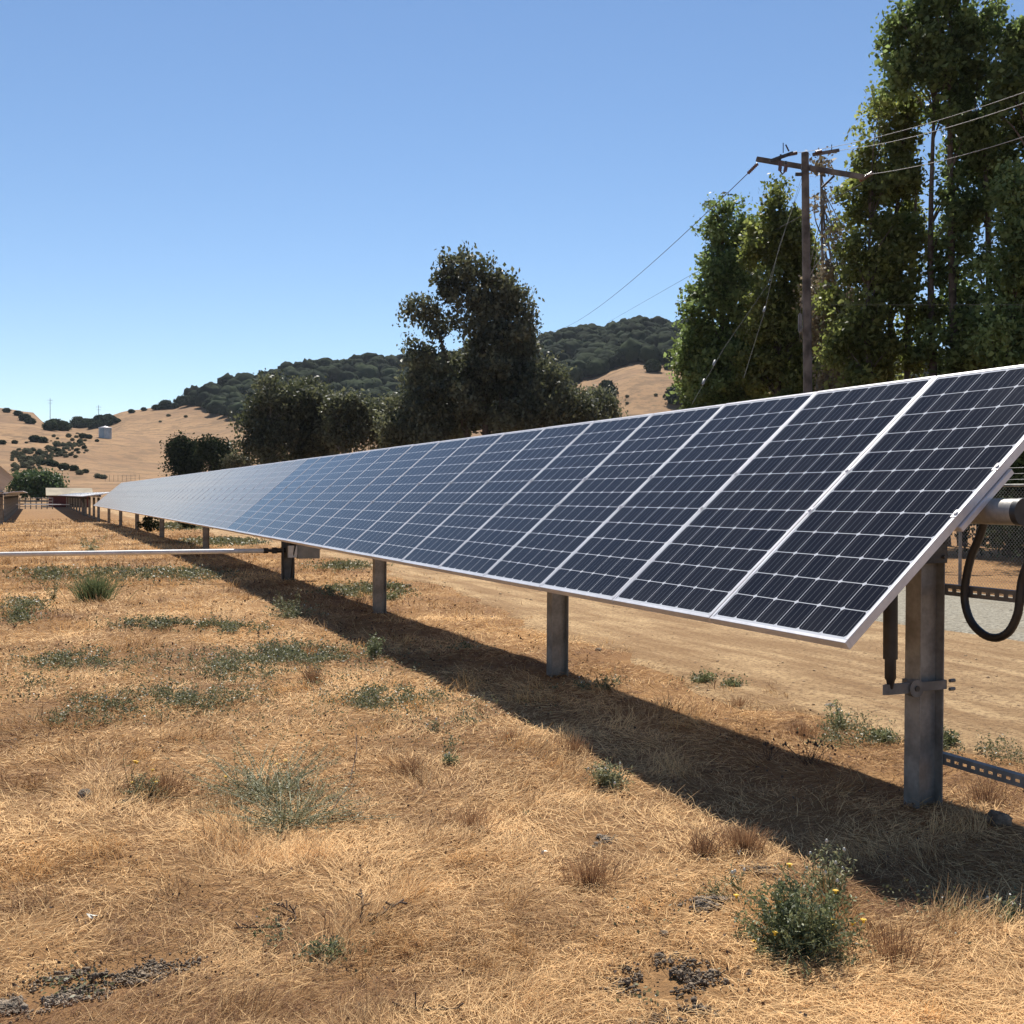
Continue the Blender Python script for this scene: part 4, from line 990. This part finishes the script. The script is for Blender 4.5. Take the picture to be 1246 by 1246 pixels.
def litter():
    n = 16000; az = rng.uniform(math.radians(-5), math.radians(50), n); d = np.exp(rng.uniform(math.log(2), math.log(24), n)); X = d*np.sin(az); Y = d*np.cos(az)
    k = (fbm(X/.35, Y/.35, 161, 3) > .5) & (X < 8.8); X = X[k]; Y = Y[k]; d = d[k]; C = np.stack([X, Y, gz(X, Y)+.018+.012*rng.uniform(size=len(X))], 1); C = C[X < xd(Y)-.2]; d = d[X < xd(Y)-.2]; X = C[:, 0]
    V, Fq, t = leaves(C, np.maximum(.006, .0013*d)*rng.uniform(.6, 2.2, len(X)), rng.uniform(0, 1, len(X)), .8)
    tag(npmesh('dark_litter', V, Fq, M['twig'], tint=t), 'dark crumbs and broken stalks lying in the straw', 'litter', kind='stuff')
litter()
# litter on the ground behind the fence is part of the ground; brown tufts standing in the straw
def tuft(x, y, h, n, spread, m, name, label, cat, group=None, width=.0018, flat=False):
    p = W(x, y); r = empty(name, tuple(p)); 
    a = rng.uniform(0, 6.28, n); rad = np.abs(rng.normal(0, spread*.35, n)); lean = np.abs(rng.normal(0, .28, n))+rad/spread*.35; Lh = h*rng.uniform(.5, 1.05, n); a2 = a+rng.normal(0, .7, n)
    B0 = np.stack([np.cos(a)*rad, np.sin(a)*rad, np.zeros(n)-.01], 1)
    D = np.stack([np.cos(a2)*np.sin(lean), np.sin(a2)*np.sin(lean), np.cos(lean)], 1); s = np.cross(D, rand_unit(n)); s /= np.linalg.norm(s, axis=1)[:, None]
    P1 = B0+D*(Lh*.55)[:, None]; P2 = B0+D*Lh[:, None]+np.stack([np.cos(a2), np.sin(a2), -np.ones(n)*.5], 1)*(Lh*.16*rng.uniform(0, 1.6, n))[:, None]
    w2 = s*width*.5; V = np.stack([B0-w2, B0+w2, P1+w2, P1-w2, P2+w2*.3, P2-w2*.3], 1).reshape(-1, 3)
    b = np.arange(n)[:, None]*6; Fq = np.concatenate([b+np.array([[0, 1, 2, 3]]), b+np.array([[3, 2, 4, 5]])])
    npmesh('blades', V, Fq, m, r, tint=np.repeat(np.clip(rng.normal(.5, .25, n), 0, 1), 6)); tag(r, label, cat, group); return r
tuft(114, 730, .42, 700, .34, M['green_grass'], 'grass_clump', 'upright clump of green-grey grass below the white drive pipe', 'grass clump', width=.006)
for i, (x, y, h, n, sp, lb) in enumerate([(905, 1035, .13, 420, .13, 'reddish brown tuft at the shadow edge left of the flowering weed'), (855, 1040, .11, 260, .12, 'thin brown tuft left of the shadow corner'),
    (575, 1005, .12, 200, .16, 'small brown tuft in the middle foreground straw'), (1085, 1165, .13, 300, .2, 'sprawling straw tuft right of the flowering weed'), (720, 1075, .14, 300, .2, 'loose straw tuft in the centre foreground'),
    (380, 830, .16, 260, .16, 'brown tuft in the weeds left of the shadow edge'), (500, 940, .12, 220, .2, 'low brown tuft above the middle foreground'), (900, 860, .10, 200, .15, 'short brown tuft behind the shadow on the sunlit side'),
    (975, 895, .12, 220, .18, 'dry tuft behind the dead stalks'), (700, 915, .12, 200, .15, 'brown tuft on the shadow edge left of the silver-leaved weed'), (620, 900, .1, 160, .15, 'low tuft just outside the shadow right of the round weed'),
    (200, 965, .13, 320, .18, 'brown tuft beside the uprooted weed'), (1200, 975, .12, 260, .25, 'dry tuft in the sun beyond the front post')]):
    tuft(x, y, h, n, sp, M['brown_tuft'], 'grass_tuft', lb, 'grass tuft', None, .0022)

# ---------------------------------------------------------------- individual weeds
def weed(x, y, h, sp, nst, nlf, lsz, label, lm, fl=0, flm=None, stem='stem_green', lean=(0, 0), name='weed', bare=.0, cat='weed'):
    p = W(x, y); r = empty(name, tuple(p)); tag(r, label, cat); b = MB(); C = []; tips = []
    for i in range(nst):
        a = rng.uniform(0, 6.28); t = abs(rng.normal(0, .55))+.15; Ls = h*rng.uniform(.55, 1.1)
        dv = np.array([math.cos(a)*math.sin(t)*sp/h*1.3+lean[0], math.sin(a)*math.sin(t)*sp/h*1.3+lean[1], math.cos(t)]); dv = dv/max(np.linalg.norm(dv), .85)*max(1, (1.15 if sp > .33 else .75)*sp/h); o = rng.normal(size=3)*.08*Ls
        q0 = np.array([rng.normal()*sp*.1, rng.normal()*sp*.1, -.01]); pts = [q0+dv*Ls*s+o*math.sin(s*3.1)+np.array([0, 0, -.12*Ls*s*s]) for s in np.linspace(0, 1, 6)]
        for q in pts: q[2] = max(q[2], -.01 if q is pts[0] else .006)
        b.tube([tuple(q) for q in pts], [.0022*(1-.6*s) for s in np.linspace(0, 1, 6)], 5, caps=False); tips.append(pts[-1])
        pa = np.array(pts); m = nlf//nst; s = rng.uniform(bare, 1, m)*4.99; k = s.astype(int); f_ = (s-k)[:, None]; C.append(pa[k]*(1-f_)+pa[k+1]*f_+rng.normal(size=(m, 3))*lsz*.55)
    b.build('stems', M[stem], r); C = np.vstack(C); C[:, 2] = np.maximum(C[:, 2], .004)
    V, Fq, t = leaves(C, lsz, np.clip(rng.normal(.5, .28, len(C)), 0, 1), .38); npmesh('leaves', V, Fq, lm, r, tint=t)
    if fl:
        for i in range(fl):
            f = MB()
            q = tips[rng.integers(len(tips))]+rng.normal(size=3)*.006; rr = .009
            if flm == 'yellow_petal':
                for k in range(10):
                    a = k*.628; f.add([tuple(q), tuple(q+np.array([math.cos(a-.25)*rr, math.sin(a-.25)*rr, .004])), tuple(q+np.array([math.cos(a)*rr*1.25, math.sin(a)*rr*1.25, .002])), tuple(q+np.array([math.cos(a+.25)*rr, math.sin(a+.25)*rr, .004]))], [(0, 1, 2, 3)])
                f.tube([tuple(q-np.array([0, 0, .008])), tuple(q+np.array([0, 0, .004]))], [.004, .006], 6)
            else: f.tube([tuple(q-np.array([0, 0, .006])), tuple(q), tuple(q+np.array([0, 0, .008]))], [.002, .007, .003], 7)
            f.build('flower' if flm == 'yellow_petal' else 'seed_head', M[flm], r)
    return r
weed(972, 1152, .27, .30, 130, 9500, .017, 'bushy green weed with small yellow flowers in the right foreground', M['weed_leaf'], 13, 'yellow_petal')
weed(1010, 1095, .24, .13, 24, 1100, .017, 'grey seedy weed just behind the yellow-flowered bush', M['weed_grey'], 12, 'pale_petal')
weed(905, 1085, .17, .12, 7, 160, .014, 'thin leggy weed rising against the shadow left of the flowering bush', M['weed_grey'], 3, 'pale_petal')
weed(175, 968, .14, .2, 40, 1300, .015, 'uprooted weed with yellow flowers lying beside a dark root clod', M['weed_grey'], 4, 'yellow_petal', 'stem_pale', lean=(.5, .2))
weed(165, 965, .24, .07, 5, 60, .014, 'two tall thin flower stalks rising from the uprooted weed', M['weed_grey'], 3, 'yellow_petal', 'twig')
weed(325, 970, .17, .42, 110, 6000, .015, 'sprawling silvery weed lying in the left foreground', M['weed_grey'], 3, 'yellow_petal', 'stem_pale', lean=(.25, .45)).scale = (1, 1, .72)
weed(352, 1003, .12, .40, 90, 3800, .015, 'flattened lower half of the sprawling silvery weed', M['weed_grey'], 0, None, 'stem_pale', lean=(.2, .1)).scale = (1, 1, .8)
weed(740, 955, .16, .17, 34, 1000, .024, 'low silver-leaved weed on the near edge of the panel shadow', M['weed_grey'], 5, 'pale_petal', 'stem_pale')
weed(455, 802, .27, .12, 22, 900, .026, 'dark upright weed on the shadow edge below the third post', M['weed_leaf'], 2, 'pale_petal')
weed(355, 752, .26, .38, 40, 1300, .032, 'broad leafy weed in the shadow near the drive post', M['weed_grey'], 12, 'pale_petal')
weed(546, 928, .07, .08, 14, 420, .018, 'small round green weed in the centre of the foreground', M['weed_leaf'], 3, 'pale_petal')
weed(985, 930, .25, .22, 16, 60, .012, 'dead dark stalks with round seed heads at the back edge of the shadow', M['brown_tuft'], 22, 'twig', 'twig')
weed(935, 925, .16, .08, 5, 20, .012, 'few short dead stalks left of the taller dead ones', M['brown_tuft'], 8, 'twig', 'twig')
weed(1020, 885, .20, .14, 16, 420, .022, 'grey-green weed behind the dead stalks', M['weed_leaf'], 5, 'pale_petal')
weed(1072, 900, .10, .13, 26, 900, .03, 'bright green leafy weed left of the front post', M['weed_leaf'])
weed(1150, 908, .12, .08, 14, 420, .03, 'bright green leafy weed right of the front post', M['weed_leaf'])
weed(855, 832, .08, .18, 20, 500, .028, 'low green weed on the dirt track edge beyond the shadow', M['weed_leaf'])
weed(888, 838, .08, .12, 14, 350, .028, 'smaller green weed beside the one on the track edge', M['weed_leaf'])
weed(20, 755, .24, .2, 22, 600, .035, 'leafy weed at the left edge below the drive pipe', M['weed_leaf'], 3, 'pale_petal')
weed(65, 730, .34, .12, 12, 300, .03, 'tall thin weed left of the green grass clump', M['weed_grey'], 4, 'pale_petal')
weed(110, 672, .4, .5, 20, 400, .06, 'pale weed just beyond the white drive pipe', M['weed_grey'], 6, 'pale_petal')
weed(475, 730, .2, .3, 22, 500, .04, 'green weed standing behind the third post', M['weed_leaf'], 5, 'pale_petal')
weed(530, 890, .1, .07, 8, 160, .016, 'thin pale weed between the round weed and the shadow', M['weed_grey'], 4, 'pale_petal')
weed(735, 838, .09, .14, 12, 260, .026, 'small weed at the foot of the second post in the shade edge', M['weed_leaf'])
weed(400, 1160, .06, .12, 16, 380, .016, 'low green weed in the near foreground straw', M['weed_leaf'])
weed(1225, 1118, .10, .08, 12, 260, .018, 'small green weed at the right edge of the foreground', M['weed_leaf'], 2, 'pale_petal')
weed(1145, 1100, .07, .08, 8, 120, .014, 'tiny weed on the shadow border right of the flowering bush', M['weed_leaf'])
weed(870, 1090, .06, .1, 14, 240, .013, 'wispy weed over the grey soil patch', M['weed_grey'])
# ---------------------------------------------------------------- clods, soil mounds, sticks
def rock(x, y, s, label, m='soil_dark', name='clod', cat='clod', flat=.85):
    p = W(x, y); a = IV; n1 = fbm(a[:, 0]*2+a[:, 2]*1.3+x, a[:, 1]*2+y-a[:, 2], 1, 4); P = a*(.7+.6*n1)[:, None]*np.array([s, s, s*flat])
    return tag(npmesh(name, P, IF, M[m], smooth=False, loc=(p[0], p[1], p[2]+s*.55*flat)), label, cat)
rock(103, 972, .035, 'black root clod of the uprooted weed in the left foreground')
rock(808, 1140, .017, 'small dark clod above the grey soil mound'); rock(803, 1168, .018, 'dark clod on the top edge of the right soil mound')
rock(728, 792, .03, 'dark lump lying on the sunlit dirt right of the second post', flat=.6); rock(1215, 1002, .06, 'dark clod on the shadow edge beyond the front post', flat=.6)
rock(497, 714, .05, 'dark lump on the dirt track seen under the panels', flat=.6); rock(1010, 862, .04, 'grey stone on the dirt behind the dead stalks', 'stone', 'stone', 'stone', .6)
def mound(x, y, a, b, h, label, m='soil_dark', n=500):
    p = W(x, y); C = []; V = []; Fc = []; c0 = 0
    for i in range(n):
        u = rng.normal(size=2)*.45; X = u[0]*a; Y = u[1]*b
        if fbm((p[0]+X)/.06, (p[1]+Y)/.045, 151, 3) < .47: continue
        s = rng.uniform(.0015, .0055)*(2.2 if rng.uniform() < .06 else 1); z = h*.8*math.exp(-(u@u))*rng.uniform(.3, 1)
        z += g1(p[0]+X, p[1]+Y)-p[2]; P = PB*rng.uniform(.6, 1.3, (len(PB), 1))*s+np.array([X, Y, z]); V.append(P); Fc.append(PF+c0); c0 += len(PB)
    return tag(npmesh('soil_mound', np.vstack(V), np.vstack(Fc), M[m], loc=tuple(p)), label, 'soil mound', kind='stuff')
import bmesh as _b
_bm = _b.new(); _b.ops.create_icosphere(_bm, subdivisions=1, radius=1); PB = np.array([v.co[:] for v in _bm.verts]); PF = np.array([[v.index for v in q.verts] for q in _bm.faces]); _bm.free()
mound(130, 1195, .26, .15, .035, 'dark crumbly soil mound in the lower left corner', n=2600)
mound(35, 1225, .24, .10, .02, 'greyer crumbled soil at the very lower left edge', 'soil_grey', 2200)
mound(815, 1192, .2, .13, .03, 'dark crumbly soil mound at the bottom right of centre', n=2000)
mound(865, 1100, .13, .06, .02, 'grey soil patch just left of the flowering weed', 'soil_grey', 1600)
mound(732, 1022, .07, .045, .012, 'small grey soil patch left of the shadow corner', 'soil_grey', 260)
mound(920, 1062, .10, .07, .02, 'grey soil patch behind the flowering weed', 'soil_grey', 300)
mound(830, 1235, .22, .05, .015, 'crumbled dark soil at the bottom edge of the picture', n=300)
mound(165, 975, .10, .03, .012, 'dark loose soil under the uprooted weed', n=160)
def stick(pts, r, label, name='stick', m='twig'):
    P = [W(x, y)+np.array([0, 0, z]) for x, y, z in pts]; b = MB(); b.tube([tuple(p) for p in P], [r*(1-.4*i/len(P)) for i in range(len(P))], 6)
    for i in range(len(P)-1):
        for k in range(3):
            q = P[i]+(P[i+1]-P[i])*rng.uniform(); e = q+rng.normal(size=3)*.018; e[2] = abs(e[2]-q[2])+q[2]; b.tube([tuple(q), tuple(e)], [r*.6, r*.9], 5)
    return tag(b.build(name, M[m]), label, 'stick')
stick([(450, 1125, .01), (470, 1115, .02), (491, 1105, .03)], .005, 'dark stick lying in the near foreground straw')
stick([(285, 1133, .012), (310, 1134, .015), (345, 1133, .015), (360, 1125, .02), (357, 1110, .02)], .003, 'bent dry seed stalk in the lower left foreground')
stick([(325, 1104, .012), (342, 1107, .015), (358, 1117, .015)], .003, 'short dry stalk above the bent one')
stick([(248, 995, .02), (272, 1012, .02), (288, 1027, .012)], .0025, 'thin dry stalk left of the sprawling weed')
stick([(405, 990, .02), (425, 965, .05), (434, 935, .09), (433, 915, .11)], .0025, 'thin curved dry stem right of the sprawling weed')
stick([(440, 1090, .01), (442, 1110, .03), (438, 1122, .01)], .003, 'short upright twig above the dark stick')
stick([(480, 1228, .012), (520, 1234, .012), (560, 1232, .012)], .003, 'dry stalk at the bottom edge of the foreground')
for (x, y, lb) in [(110, 1122, 'pale leaf scrap in the lower left straw'), (898, 1043, 'pale leaf scrap at the shadow edge above the flowering weed'), (660, 1043, 'pale scrap of leaf left of the small soil patch')]:
    p = W(x, y); C = np.array([[0, 0, .02], [.012, .004, .022]]); V, Fq, t = leaves(C, .028, np.array([.5, .6]), .6); tag(npmesh('leaf_scrap', V, Fq, M['pale_petal'], loc=tuple(p)), lb, 'leaf')

# ---------------------------------------------------------------- air
hb = MB(); hb.box((0, 0, 90), (12600, 12600, 188)); t = NT('air'); pv = t.n('VolumePrincipled'); pv.inputs['Density'].default_value = .00006; pv.inputs['Color'].default_value = (.80, .88, 1, 1); pv.inputs['Anisotropy'].default_value = .3
t.l(pv.outputs[0], t.out.inputs['Volume']); hz_ = hb.build('haze', t.m); tag(hz_, 'faint blue summer haze in the air over the hills', 'haze', kind='stuff')
